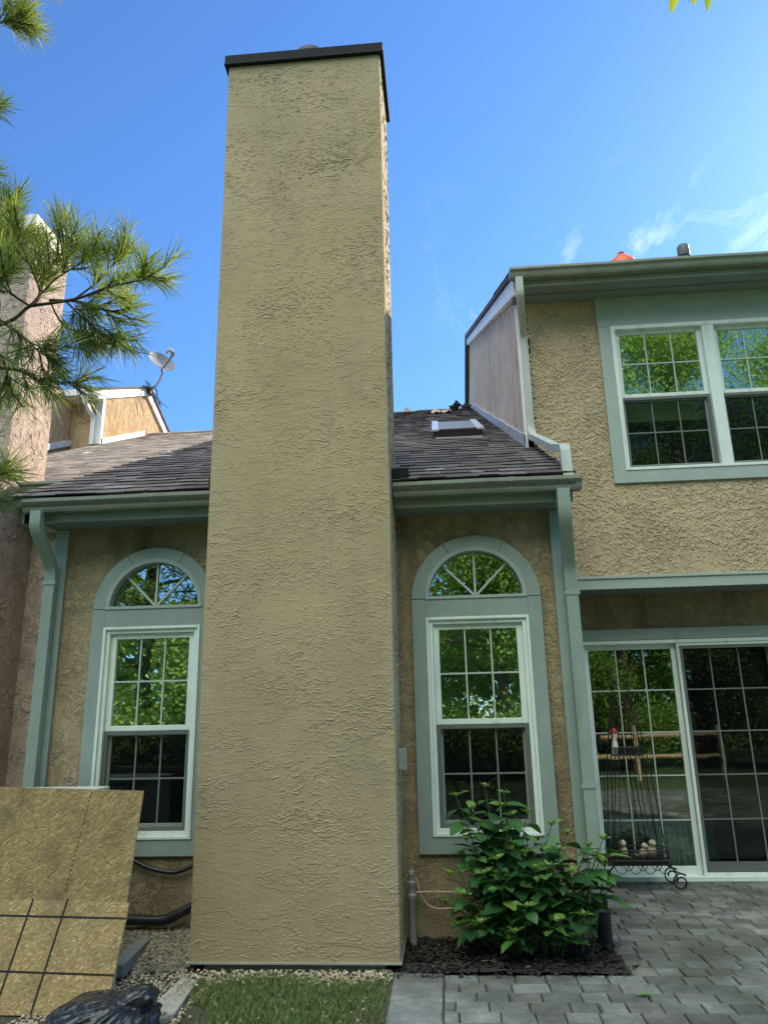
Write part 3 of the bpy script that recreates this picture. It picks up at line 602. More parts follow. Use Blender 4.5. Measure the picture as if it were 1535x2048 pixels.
def grid(mb, x0, x1, z0, z1, nx, nz_, y, w=.012, t=.006):
    for i in range(1, nx): x = x0+(x1-x0)*i/nx; mb.box(x-w/2, x+w/2, y, y+t, z0, z1)
    for j in range(1, nz_):
        z = z0+(z1-z0)*j/nz_; mb.box(x0, x1, y-.0015, y+t+.0015, z-w/2, z+w/2)
def pane(name, x0, x1, z0, z1, y, mat, par):
    m = MB(); m.box(x0, x1, y, y+.004, z0, z1); return m.build(name, mat, par)
def sash_pair(par, x0, x1, zb, zm, zt, Y, blind=True):
    """double-hung: x0..x1 clear sash opening, zb sill, zm meeting rail, zt head"""
    m = MB(); frame(m, x0, x1, zm-.022, zt, .045, Y+.028, Y+.062, .04, .04); m.build('upper_sash', 'white_vinyl', par, bevel=.004)
    gx0, gx1, a, b = x0+.045, x1-.045, zm+.018, zt-.04
    pane('upper_pane', gx0, gx1, a, b, Y+.046, 'glass', par); m = MB(); grid(m, gx0, gx1, a, b, 3, 2, Y+.038); m.build('upper_muntins', 'muntin', par)
    m = MB(); frame(m, x0+.004, x1-.004, zb, zm-.022, .042, Y+.066, Y+.095, .05, .035); m.build('lower_sash', 'white_vinyl', par, bevel=.004)
    c, d = zb+.05, zm-.055
    pane('lower_pane', x0+.045, x1-.045, c, d, Y+.078, 'glass_plain', par); m = MB(); grid(m, x0+.045, x1-.045, c, d, 3, 2, Y+.072, t=.004); m.build('lower_muntins', 'muntin', par)
    m = MB(); frame(m, x0+.002, x1-.002, zb+.002, zm-.024, .026, Y+.030, Y+.04); m.build('screen_frame', 'screen_grey', par)
    m = MB(); m.quad((x0+.02, Y+.036, zb+.02), (x1-.02, Y+.036, zb+.02), (x1-.02, Y+.036, zm-.04), (x0+.02, Y+.036, zm-.04)); m.build('insect_screen', 'insect_screen', par)
    if blind: m = MB(); m.box(x0+.05, x1-.05, Y+.066, Y+.069, zm+.022, zt-.03); m.build('blind', 'blind', par)
def arched_window(cx_):
    w = MB(); h0, h1, sp = .393, .497, 2.39; Y = -.032
    # sage trim boards: jambs, sill board, cross board, arch in two segments
    w.box(cx_-h1, cx_-h0, Y, -.001, .68, sp); w.box(cx_+h0, cx_+h1, Y, -.001, .68, sp); w.box(cx_-h1, cx_+h1, Y, -.001, .565, .68); w.box(cx_-h0, cx_+h0, Y+.001, -.001, 2.248, 2.388)
    g_ = .0035
    ring_arc(w, cx_, sp, h0+.003, h1, Y, -.001, g_*3, math.pi/2.9-g_); ring_arc(w, cx_, sp, h0+.003, h1, Y, -.001, math.pi/2.9+g_, math.pi*.66-g_); ring_arc(w, cx_, sp, h0+.003, h1, Y, -.001, math.pi*.66+g_, math.pi-g_*3)
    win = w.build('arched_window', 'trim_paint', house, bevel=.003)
    m = MB(); ring_arc(m, cx_, 2.402, .362, .394, -.038, .05, 0, math.pi); m.box(cx_-.394, cx_+.394, -.04, .05, 2.388, 2.412); m.build('fan_frame', 'trim_light', win, bevel=.003)
    m = MB(); n = 30; vs = [(cx_, .03, 2.41)]+[(cx_+.37*math.cos(math.pi*k/n), .03, 2.405+.37*math.sin(math.pi*k/n)) for k in range(n+1)]; m.add(vs, [(0, k+1, k+2) for k in range(n)]); m.build('fan_pane', 'glass', win, fix=False)
    m = MB()
    for a in (R(46), R(90), R(134)):
        d = Vector((math.cos(a), 0, math.sin(a))); s = Vector((-d.z, 0, d.x))*.008; p, q = Vector((cx_, .015, 2.412))+d*.01, Vector((cx_, .015, 2.405))+d*.364
        m.add([p-s, q-s, q+s, p+s, p-s+Vector((0, .012, 0)), q-s+Vector((0, .012, 0)), q+s+Vector((0, .012, 0)), p+s+Vector((0, .012, 0))], [(0, 1, 2, 3), (7, 6, 5, 4), (0, 4, 5, 1), (1, 5, 6, 2), (2, 6, 7, 3), (3, 7, 4, 0)])
    m.build('fan_muntins', 'muntin', win)
    m = MB(); frame(m, cx_-.393, cx_+.393, .68, 2.248, .022, -.042, .10); frame(m, cx_-.371, cx_+.371, .702, 2.226, .030, -.022, .10); m.build('window_frame', 'white_vinyl', win, bevel=.004)
    sash_pair(win, cx_-.341, cx_+.341, .732, 1.472, 2.196, -.02)
    return win
arched_window(.262); arched_window(-2.30)
def wide_window():
    cx_, hw, zb, zt = UW; Y = 1.5; x0, x1 = cx_-hw, cx_+hw
    w = MB(); w.box(x0-.125, x0, Y-.03, Y-.001, zb-.13, zt); w.box(x1, x1+.125, Y-.03, Y-.001, zb-.13, zt); w.box(x0-.13, x1+.13, Y-.034, Y-.001, zt, 5.82); w.box(x0, x1, Y-.03, Y-.001, zb-.13, zb)
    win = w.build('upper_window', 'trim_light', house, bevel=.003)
    m = MB(); frame(m, x0, x1, zb, zt, .045, Y-.04, Y+.1, .03); m.box(cx_-.06, cx_+.06, Y-.034, Y+.1, zb+.03, zt-.045); m.build('window_frame', 'white_vinyl', win, bevel=.004)
    sash_pair(win, x0+.045, cx_-.06, zb+.03, 4.69, zt-.045, Y-.01, blind=False); sash_pair(win, cx_+.06, x1-.045, zb+.03, 4.69, zt-.045, Y-.01, blind=True)
    m = MB(); m.box(x0+.03, cx_-.05, Y+.16, Y+.164, 4.45, zt); m.build('blind', 'blind', win)
wide_window()
def sliding_door():
    Y = 1.95
    w = MB(); w.box(1.30, 3.36, Y-.03, Y-.001, 2.215, 2.325); d = w.build('sliding_door', 'trim_paint', house, bevel=.003)
    m = MB(); m.box(1.345, 1.40, Y-.03, Y+.1, .0, 2.21); m.box(3.26, 3.32, Y-.03, Y+.1, .0, 2.21); m.box(1.40, 3.26, Y-.03, Y+.1, 2.175, 2.21); m.box(1.345, 3.32, Y-.05, Y+.1, .002, .045); m.build('door_frame', 'white_vinyl', d, bevel=.004)
    m = MB(); frame(m, 1.40, 2.315, .045, 2.175, .05, Y+.03, Y+.07, .075, .05); m.build('fixed_panel', 'white_vinyl', d, bevel=.005)
    pane('fixed_pane', 1.45, 2.265, .12, 2.125, Y+.05, 'glass_door', d); m = MB(); grid(m, 1.45, 2.265, .12, 2.125, 3, 5, Y+.042); m.build('fixed_muntins', 'muntin', d)
    m = MB(); frame(m, 2.31, 3.26, .045, 2.175, .028, Y-.02, Y+.01); m.build('screen_rail', 'white_vinyl', d, bevel=.004)
    m = MB(); frame(m, 2.338, 3.232, .073, 2.147, .03, Y-.012, Y+.008, .09, .03); m.build('screen_frame', 'screen_grey', d)
    m = MB(); m.quad((2.36, Y, .15), (3.21, Y, .15), (3.21, Y, 2.12), (2.36, Y, 2.12)); m.build('insect_screen', 'insect_screen', d)
    m = MB(); frame(m, 2.33, 3.26, .045, 2.175, .05, Y+.075, Y+.10, .075, .05); m.build('moving_panel', 'white_vinyl', d)
    pane('moving_pane', 2.38, 3.21, .12, 2.125, Y+.085, 'glass_plain', d); m = MB(); grid(m, 2.38, 3.21, .12, 2.125, 3, 5, Y+.078, t=.005); m.build('moving_muntins', 'muntin', d)
sliding_door()
def room(x0, x1, y0, y1, z0, z1):
    m = MB(); m.add([(x0, y0, z0), (x1, y0, z0), (x1, y1, z0), (x0, y1, z0), (x0, y0, z1), (x1, y0, z1), (x1, y1, z1), (x0, y1, z1)], [(0, 1, 2, 3), (4, 5, 6, 7), (1, 2, 6, 5), (2, 3, 7, 6), (3, 0, 4, 7)]); m.build('interior_room', 'interior', house, fix=False)
room(-3.1, .9, .13, 3.5, .3, 3.0); room(1.0, 6.4, 1.63, 5, 3.2, 5.8); room(1.0, 6.4, 2.08, 5.5, -.02, 2.66)
# skylight on the wing roof
def on_roof(x, Y, h): n = Vector((0, -SL, 1)).normalized(); return Vector((x, Y, roof_z(Y)))+n*h
def roof_box(mb, x0, x1, Y0, Y1, h0, h1):
    mb.add([on_roof(x, Y, h) for h in (h0, h1) for x, Y in ((x0, Y0), (x1, Y0), (x1, Y1), (x0, Y1))], [(0, 3, 2, 1), (4, 5, 6, 7), (0, 1, 5, 4), (1, 2, 6, 5), (2, 3, 7, 6), (3, 0, 4, 7)])
def skylight():
    x0, x1, a, b = -.02, .60, 3.05, 4.75
    m = MB(); roof_box(m, x0, x1, a, b, -.02, .10); s = m.build('skylight', 'curb_brown', house, bevel=.004)
    m = MB(); 
    for q in ((x0-.02, x0+.07, a-.03, b+.03), (x1-.07, x1+.02, a-.03, b+.03)): roof_box(m, *q, .10, .125)
    m.build('side_rail', 'flashing', s, bevel=.004); m = MB(); roof_box(m, x0+.07, x1-.07, a-.03, a+.05, .10, .122); m.build('end_rail', 'curb_brown', s, bevel=.003); m = MB(); roof_box(m, x0+.07, x1-.07, b-.05, b+.03, .10, .122); m.build('end_rail', 'curb_brown', s, bevel=.003)
    m = MB(); roof_box(m, x0+.07, x1-.07, a+.05, b-.05, .102, .112); m.build('pane', 'dish_pale', s)
    m = MB(); roof_box(m, x0+.02, x1, a-.10, a-.002, .0, .02); m.build('apron', 'dish_grey', s)
skylight()
m = MB(); m.lathe([(.045, 6.1), (.045, 6.62), (.062, 6.625), (.066, 6.66), (.066, 6.74), (.055, 6.76), (.0, 6.76)], (2.88, 1.75, -.165), 20); m.build('vent_pipe', 'screen_grey', house, smooth=True)

# ------------------------------------------------------------------ neighbouring townhouse at the left
nb = thing('townhouse', 'pinkish stucco townhouse at the left edge with sunlit chimney and white trimmed upper wall', 'townhouse', (0, 0, 0))
NO = -.25
def nroof(Y): return roof_z(Y)+NO
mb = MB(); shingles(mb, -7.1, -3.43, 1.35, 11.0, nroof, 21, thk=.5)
mb.prism([(1.35, nroof(1.35)-.002), (11, nroof(11)-.002), (20.6, nroof(1.35)-.002), (20.6, nroof(1.35)-.1), (11, nroof(11)-.1), (1.35, nroof(1.35)-.08)], 'x', -7.1, -3.435, .6)
x = -7.1; r = random.Random(8)
while x < -3.45: mb.prism([(10.8, nroof(10.8)+.02), (11, nroof(11)+.04), (11.2, nroof(10.8)+.02)], 'x', x, min(x+.31, -3.44), r.uniform(.7, 1.2)); x += .3
mb.build('wing_roof', 'shingle_sunlit', nb, fix=False)
mb = MB(); mb.box(-7.0, -3.17, 1.75, 1.85, -.1, 3.75); mb.box(-7.0, -6.9, 1.85, 20, -.1, 3.7); mb.build('wing_wall', 'stucco_neighbour', nb)
gutter(nb, -4.38, -3.5, 1.42, 3.98); mb = MB(); mb.box(-4.4, -3.45, 1.425, 1.45, 3.74, 3.97); mb.box(-4.4, -3.45, 1.45, 1.75, 3.74, 3.755); mb.build('eave', 'gutter_paint', nb)
ch = MB(); shaft(ch, -5.85, -4.42, 1.12, 1.86, .05, 7.05, 60, seed=3)
ridges(ch, 260, 1.14, 1.84, 1.0, 6.9, lambda u, z, o: (-4.42+o, u, z), 107, ln=(.03, .14), h=(.003, .008), up=.014, dn=.004, wander=.9, tilt=.5)
ridges(ch, 600, -5.8, -4.45, 1.5, 6.9, lambda u, z, o: (u, 1.12-o, z), 108, ln=(.03, .14), h=(.003, .008), up=.014, dn=.004, wander=.9, tilt=.5)
nch = ch.build('chimney', 'stucco_neighbour', nb, smooth=True, fix=False)
mb = MB(); mb.box(-5.88, -4.40, 1.09, 1.89, 6.93, 7.12); mb.build('cap', 'white_paint', nch, bevel=.005)
mb = MB(); mb.lathe([(.17, 7.1), (.17, 7.25), (.20, 7.26), (.18, 7.36), (.10, 7.44), (0, 7.46)], (-4.95, 1.35, 0), 24); mb.build('flue_cap', 'mesh_dark', nch, smooth=True)
# its upper storey: side wall rising from the roof, gable roof with dark edge, white rake and flashing
def nup(Y): return nroof(Y)+1.27 if Y <= 10.6 else nroof(10.6)+1.27-.42*(Y-10.6)
mb = MB(); mb.prism([(8.4, nroof(8.4)-.3), (11, nroof(11)-.3), (13.4, nroof(11)-1.2), (13.4, nup(13.4)), (10.6, nup(10.6)), (8.4, nup(8.4))], 'x', -8.6, -7.1); mb.build('upper_wall', 'stucco_neighbour_upper', nb)
mb = MB(); mb.prism([(8.4-.32, nup(8.08)+.05), (10.6, nup(10.6)+.05), (13.8, nup(13.8)+.05), (13.8, nup(13.8)), (10.6, nup(10.6)), (8.08, nup(8.08))], 'x', -9.2, -7.0); mb.build('upper_roof', 'shingle', nb)
mb = MB(); mb.prism([(8.1, nup(8.1)-.22), (10.6, nup(10.6)-.2), (10.6, nup(10.6)-.002), (8.1, nup(8.1)-.002)], 'x', -7.096, -7.04); mb.prism([(10.602, nup(10.6)-.24), (13.6, nup(13.6)-.22), (13.6, nup(13.6)-.002), (10.602, nup(10.6)-.002)], 'x', -7.096, -7.04); mb.build('rake_board', 'white_paint', nb)
mb = MB(); mb.prism([(8.4, nroof(8.4)), (10.6, nroof(10.6)), (10.6, nroof(10.6)+.13), (8.4, nroof(8.4)+.13)], 'x', -7.096, -7.06); mb.build('flashing', 'white_paint', nb)
mb = MB(); mb.box(-7.2, -7.06, 8.36, 8.46, nroof(8.4), nup(8.4)-.1); mb.build('corner_board', 'white_paint', nb)
mb = MB(); mb.box(-9.2, -7.05, 8.02, 8.14, nup(8.1)-.14, nup(8.1)+.0); mb.box(-9.2, -7.1, 8.14, 8.4, nup(8.1)-.16, nup(8.1)-.14); mb.build('gutter', 'white_paint', nb)
mb = MB(); mb.sweep(curve_path([(-7.3, 8.06, nup(8.1)-.14), (-7.3, 8.06, nup(8.1)-.3), (-7.22, 8.32, nup(8.1)-.55), (-7.22, 8.32, nroof(8.3)+.02)], .06), rib_profile(.09, .07)); mb.build('downspout', 'white_paint', nb, smooth=True)
mb = MB(); mb.prism([(6.9, nroof(6.9)-.3), (8.4, nroof(8.4)-.3), (8.4, nup(8.4)-.2), (6.9, nup(8.4)-.25)], 'x', -9.0, -7.75); mb.box(-7.8, -7.6, 8.402, 8.42, nroof(8.4), nroof(8.4)+.12); mb.build('inner_wall', 'stucco_neighbour_upper', nb)
mb = MB(); mb.prism([(6.85, nroof(6.85)), (8.4, nroof(8.4)), (8.4, nroof(8.4)+.13), (6.85, nroof(6.85)+.13)], 'x', -7.748, -7.71); mb.build('inner_flashing', 'white_paint', nb)

# satellite dish bracketed to the neighbour's gable corner
def dish():
    P = Vector((-7.03, 10.6, nup(10.6)-.10)); t = thing('satellite_dish', 'grey satellite dish on a bent mast at the gable corner of the far left roof', 'satellite dish', P)
    ctr = Vector((-6.649, 10.3, 10.046))
    m = MB(); m.tube(curve_path([P, P+Vector((.27, -.12, .16)), ctr+Vector((.03, .1, -.18)), ctr+Vector((.0, .05, -.06))], .1), .032, 10); own(m.build('mast', 'dish_grey', None, smooth=True), t)
    v = (ctr-CAM).normalized(); rt = v.cross(Vector((0, 0, 1))).normalized(); up = rt.cross(v)
    ax = (-v*.50+(rt*.42+up*.9)*.866).normalized(); mj = (rt*.9-up*.42); mj = (mj-ax*mj.dot(ax)).normalized(); q = Matrix((mj, ax.cross(mj), ax)).transposed()
    m = MB(); prof = [(.0, .0), (.12, .008), (.22, .03), (.30, .058), (.345, .08), (.348, .072), (.30, .046), (.22, .016), (.12, -.006), (.0, -.014)]
    m.lathe(prof, ctr, 36, axis=q @ Matrix.Diagonal((1.0, .92, 1.0))); own(m.build('reflector', 'dish_pale', None, smooth=True), t)
    W = lambda a, b, c: ctr+rt*a+up*b-v*c
    m = MB(); m.tube(smooth_path([W(.02, -.17, .02), W(.10, -.04, .20), W(.20, .13, .34), W(.255, .24, .36), W(.25, .31, .36)], 5), [.024]*8+[.03]*6+[.05]*4+[.055]*3, 8)
    own(m.build('feed_arm', 'dish_pale', None, smooth=True), t)
    m = MB(); m.tube([W(.26, .33, .36), W(.19, .345, .34), W(.13, .32, .30), W(.12, .27, .26)], [.04, .045, .04, .045], 10); own(m.build('receiver', 'dish_grey', None, smooth=True), t)
    m = MB(); m.box(P.x-.06, P.x+.10, P.y-.12, P.y+.1, P.z-.08, P.z+.06); r = random.Random(4)
    for k in range(7): m.tube(smooth_path([P+Vector((.03, -.08, 0)), P+Vector((r.uniform(.0, .2), r.uniform(-.5, .2), r.uniform(-.1, .1))), P+Vector((r.uniform(.0, .35), r.uniform(-.7, .7), r.uniform(-.5, -.2)))], 5), .008, 5)
    own(m.build('bracket_cables', 'iron', None), t)
dish()

# orange cap on the upper roof
t = thing('orange_cone', 'orange cone shaped cap with a brown knob poking above the upper gutter', 'roof cap', (2.12, 1.75, up_z(1.75)))
m = MB(); m.lathe([(.16, -.05), (.16, .10), (.135, .15), (.085, .20), (.055, .235), (.0, .24)], (2.19, 1.75, up_z(1.75)), 22); own(m.build('cone', 'orange_plastic', None, smooth=True), t)
m = MB(); m.lathe([(.04, .22), (.045, .245), (.035, .27), (.0, .28)], (2.19, 1.75, up_z(1.75)), 16); own(m.build('knob', 'brown_rust', None, smooth=True), t)

# scraps lying at the ridge
def crumpled(name, mat, c, sx, sy, label, cat, seed, up=.08, n=9):
    r = random.Random(seed); m = MB(); vs = []
    for j in range(4):
        for i in range(n):
            vs.append((c[0]+sx*(i/(n-1)-.5)+r.uniform(-.02, .02), c[1]+sy*(j/3-.5), c[2]+SL*sy*(j/3-.5)+.02+up*r.random()*(1 if 0 < i < n-1 else .5)))
    m.add(vs, [(j*n+i, j*n+i+1, (j+1)*n+i+1, (j+1)*n+i) for j in range(3) for i in range(n-1)]); o = m.build(name, mat, None, fix=False)
    md = o.modifiers.new('thick', 'SOLIDIFY'); md.thickness = .01; return tag(o, label, cat)
crumpled('roof_scrap', 'scrap', (.15, 9.6, roof_z(9.6)), .44, .8, 'torn tan shingle scrap lying just below the ridge above the skylight', 'debris', 2)
m = MB(); m.add([(-.72, 10.9, roof_z(10.9)), (-.52, 10.9, roof_z(10.9)+.02), (-.70, 10.9, roof_z(10.9)+.16), (-.66, 11, roof_z(10.9)+.05)], [(0, 1, 2), (0, 3, 1), (1, 3, 2), (2, 3, 0)]); tag(m.build('roof_chip', 'scrap'), 'small pointed chip standing on the ridge close to the tall chimney', 'debris')
m = MB(); r = random.Random(9)
for k in range(46):
    c = Vector((r.uniform(.40, .85), r.uniform(10.3, 10.9), 0)); c.z = roof_z(c.y)+r.uniform(.0, .15)+(.16 if .5 < c.x < .62 else 0)*r.random(); a = Vector((r.uniform(-1, 1), r.uniform(-1, 1), r.uniform(-.4, 1))).normalized()*.10; b = a.orthogonal().normalized()*.05
    m.add([c-a, c+b, c+a, c-b], [(0, 1, 2, 3)])
tag(m.build('leaf_litter', 'dry_leaf', fix=False), 'dark clump of dead leaves on the ridge beside the pink side wall', 'debris')

# ------------------------------------------------------------------ yard things
# strand board sheets leaning in front of the left window
def sheet(name, label, right, foot, lean, z0, zr, zl, width, mat='osb', th=.016):
    """lower edge on the ground, top edge from zl (left) to zr (right); lean = dY/dz"""
    o = thing(name, label, 'wood sheet', (right-width/2, foot, 0))
    def P(x, z, off=0): n = Vector((0, -1, lean)).normalized(); return Vector((x, foot+lean*z, z))+n*off
    tn = 1.0 if lean > .3 else .86; a = [P(right-width, z0), P(right, z0), P(right, zr), P(right-width, zl)]; b = [P(right-width, z0, -th), P(right, z0, -th), P(right, zr, -th), P(right-width, zl, -th)]
    m = MB(); m.add(a+b, [(0, 1, 2, 3), (7, 6, 5, 4)], tn); m.add(a+b, [(0, 4, 5, 1), (1, 5, 6, 2), (2, 6, 7, 3), (3, 7, 4, 0)], 1.5); own(m.build('sheet', mat, None), o)
    return o, P
o1, P1 = sheet('strand_board', 'taller strand board sheet with a dashed line, leaning behind the gridded one', -1.905, -1.262, .25, .0, 1.10, 1.16, 1.6)
def stroke(par, P, a, b, w, name):
    a3, b3 = P(a[0], a[1], .0012), P(b[0], b[1], .0012); d = (b3-a3).normalized(); n = Vector((0, -1, .3)); s = d.cross(n).normalized()*w/2
    m = MB(); m.add([a3-s, a3+s, b3+s, b3-s], [(0, 1, 2, 3)]); own(m.build(name, 'line_paint', None), par)
def dashes():
    m = MB(); a, b = (-2.235, 1.10), (-2.285, .55)
    for k in range(22):
        f0, f1 = k/22, (k+.55)/22; p, q = P1(a[0]+(b[0]-a[0])*f0, a[1]+(b[1]-a[1])*f0, .0012), P1(a[0]+(b[0]-a[0])*f1, a[1]+(b[1]-a[1])*f1, .0012); s = Vector((.003, 0, 0)); m.add([p-s, p+s, q+s, q-s], [(0, 1, 2, 3)])
    own(m.build('dashed_line', 'line_paint', None), o1)
dashes()
o2, P2 = sheet('strand_board', 'shorter strand board sheet marked with a dark grid, in front of the other sheet', -1.885, -1.365, .45, .0, .50, .555, 1.6)
for a, b, w in (((-3.4, .455), (-1.885, .425), .011), ((-3.4, .205), (-1.885, .17), .011), ((-2.26, .53), (-2.30, .0), .012), ((-2.47, .54), (-2.51, .0), .012)): stroke(o2, P2, a, b, w, 'grid_line')
# the outdoor unit the sheets lean on
t = thing('air_conditioner', 'pale outdoor air conditioning unit hidden behind the strand boards', 'air conditioner', (-2.75, -.6, 0))
m = MB(); m.box(-3.08, -2.46, -.93, -.28, .06, 1.035); own(m.build('cabinet', 'ac_metal', None, bevel=.02), t)
m = MB(); m.box(-3.1, -2.44, -.955, -.26, 1.035, 1.075); own(m.build('lid', 'ac_metal', None, bevel=.015), t)
m = MB()
for k in range(16): m.box(-3.05, -2.43, -.936, -.931, .12+k*.055, .13+k*.055)
own(m.build('louvres', 'screen_grey', None), t)
m = MB(); m.box(-3.15, -2.3, -1.0, -.2, -.02, .06); own(m.build('pad', 'concrete', None, bevel=.01), t)
m = MB(); m.tube(smooth_path([(-2.5, -.10, .60), (-2.335, -.045, .545), (-2.20, -.04, .49), (-2.05, -.04, .462), (-1.95, -.04, .475), (-1.80, -.04, .54)], 6), .016, 10); tag(m.build('cable', 'black_plastic', smooth=True), 'thin black cable sagging along the wall under the left window sill', 'cable')
m = MB(); m.tube(smooth_path([(-2.6, -.10, .165), (-2.335, -.07, .158), (-2.08, -.07, .155), (-1.97, -.07, .19), (-1.80, -.06, .27)], 6), .034, 14); tag(m.build('insulated_pipe', 'black_plastic', smooth=True), 'thick black insulated pipe low on the wall between sheets and chimney', 'pipe')
m = MB(); m.add([(-2.155, -.27, .015), (-2.08, -.25, .015), (-2.02, -.82, .02), (-2.12, -.84, .02), (-2.155, -.27, .09), (-2.08, -.25, .09), (-2.02, -.82, .09), (-2.12, -.84, .09)], [(0, 3, 2, 1), (4, 5, 6, 7), (0, 1, 5, 4), (1, 2, 6, 5), (2, 3, 7, 6), (3, 0, 4, 7)])
tag(m.build('timber_offcut', 'plank_grey', bevel=.004), 'grey timber offcut lying on the gravel beside the strand boards', 'timber')
m = MB(); m.prism([(-1.665, -.80), (-1.545, -.86), (-1.50, -1.38), (-1.60, -1.52), (-1.665, -1.20)], 'z', -.02, .022); tag(m.build('stepping_stone', 'stepstone', bevel=.008), 'flat grey stepping stone set in pale pebbles left of the grass', 'stone')
# black refuse sack
def bag():
    bm = bmesh.new(); bmesh.ops.create_icosphere(bm, subdivisions=6, radius=1)
    for v in bm.verts:
        d = v.co.normalized(); k = Vector((.58, -.10, .80)).normalized(); c = d.dot(k); u = Vector((0, 1, 0)).cross(k).normalized(); a = math.atan2(d.dot(k.cross(u)), d.dot(u))
        st = lambda f, z, o: (1-min(1, abs(noise.noise(Vector((math.cos(a)*f, math.sin(a)*f, c*z+o))))*2.6))**1.6
        fade = max(0, min(1, (c+.55)*1.1)); near = max(0, c)**2
        pl = fade*(.075*st(1.5, .6, 0)+.045*st(3.4, 1.1, 4)+.018*st(7, 2.0, 9))+.05*noise.noise(d*1.7)+.012*noise.noise(d*6)
        s = .88+pl-.10*max(0, c-.80)*5*(1 if c < .93 else .2)+.9*max(0, c-.93)*6; v.co = Vector((d.x*.36*s, d.y*.27*s, max(-.03, .055+d.z*.17*s)))
    me = bpy.data.meshes.new('refuse_sack'); bm.to_mesh(me); bm.free(); me.polygons.foreach_set('use_smooth', [True]*len(me.polygons)); me.materials.append(MATS['bag_plastic'])
    o = bpy.data.objects.new('refuse_sack', me); C.objects.link(o); o.location = (-1.81, -1.56, -.01); o.scale = (.88, .88, .86); o.rotation_euler = (0, 0, R(12)); tag(o, 'crumpled black plastic refuse sack in front of the strand boards', 'sack')
bag()
# utility riser beside the chimney with two pale cables
t = thing('utility_riser', 'grey plastic utility riser pipe standing in mulch beside the chimney', 'riser pipe', (-.29, -.13, 0))
m = MB(); m.lathe([(.026, -.02), (.026, .30), (.030, .305), (.030, .33), (.024, .335), (.024, .38), (.028, .385), (.028, .41), (.019, .415), (.019, .45), (.023, .455), (.021, .475), (.010, .48), (.010, .50), (0, .502)], (-.29, -.13, 0), 18); own(m.build('pipe', 'pvc', None, smooth=True), t)
m = MB(); m.tube(smooth_path([(-.275, -.13, .34), (-.15, -.08, .335), (.0, -.05, .325), (.2, -.04, .32)], 6), .006, 6); m.tube(smooth_path([(-.28, -.13, .46), (-.25, -.11, .40), (-.22, -.1, .30), (-.15, -.08, .235), (-.02, -.06, .225), (.2, -.05, .23)], 6), .006, 6); own(m.build('cables', 'cable', None, smooth=True), t)
# corrugated drain pipe at the foot of the right downspout
t = thing('drain_pipe', 'black corrugated drain pipe taking the foot of the right downspout', 'drain pipe', (.985, -.09, 0))
m = MB(); m.box(.935, 1.035, -.115, -.02, .20, .325); own(m.build('adapter', 'black_plastic', None, bevel=.012), t)
m = MB(); pr = [(.05, .235), (.062, .228)]
for k in range(11): z = .222-k*.0215; pr += [(.066, z), (.066, z-.010), (.058, z-.013), (.058, z-.019)]
pr += [(.066, -.03)]; m.lathe(pr[::-1], (.985, -.085, 0), 26); own(m.build('corrugated_sleeve', 'black_plastic', None, smooth=True), t)

# loose stuff on the ground
def rock(mb, c, s, r, tone):
    vs = []; k = 6
    for h, q in ((-.5, .6), (.05, 1.0), (.5, .55)):
        for i in range(k): a = 2*math.pi*i/k+r.uniform(-.3, .3); vs.append(Vector((math.cos(a)*q*s*r.uniform(.7, 1.2), math.sin(a)*q*s*r.uniform(.6, 1.1), h*s*r.uniform(.7, 1.0))))
    rot = Euler((r.uniform(-.5, .5), r.uniform(-.5, .5), r.uniform(0, 6.3))).to_matrix(); vs = [rot @ v+Vector(c) for v in vs]
    fs = [tuple(range(k))[::-1], tuple(range(2*k, 3*k))]+[(j*k+i, j*k+(i+1) % k, (j+1)*k+(i+1) % k, (j+1)*k+i) for j in range(2) for i in range(k)]
    mb.add(vs, fs, tone)
def ground_gravel():
    r = random.Random(31); mb = MB()
    for k in range(5200):      # pea gravel in front, tan and white
        x = r.uniform(-2.35, -.39); y = r.uniform(-1.55, -.40)
        if y > -.62 and x > -1.7: continue
        edge = -.76-.05*math.sin(x*7)+.03*math.sin(x*23) if x > -1.45 else -1.7
        if y < edge-.02-.10*r.random() and r.random() > .04: continue
        if -1.66 < x < -1.5 and -1.5 < y < -.82 and r.random() > .06: continue
        s = r.uniform(.006, .013); c = r.uniform(.75, 1.7); rock(mb, (x, y, .0+s*.2+r.uniform(0, .006)+(.028 if -1.66 < x < -1.5 and -1.5 < y < -.82 else 0)), s, r, (c, c*.98, c*.93))
    mb.build('pea_gravel', 'gravel')['kind'] = 'stuff'
    mb = MB()
    for k in range(4200):      # coarser grey stone nearer the wall, banked up
        x = r.uniform(-2.6, -1.71); y = r.uniform(-.68, -.01); s = r.uniform(.008, .022)*(1.5 if r.random() < .06 else 1); c = r.uniform(.35, .9)
        rock(mb, (x, y, -.004+(y+.7)*.1236+s*.25+r.uniform(0, .008)), s, r, (c*.95, c*.97, c))
    mb.build('crushed_stone', 'gravel')['kind'] = 'stuff'
    b = MB(); b.quad((-3.3, -.7, -.004), (-1.70, -.7, -.004), (-1.70, .02, .085), (-3.3, .02, .085)); structure(b.build('gravel_bank', 'soil'))
ground_gravel()
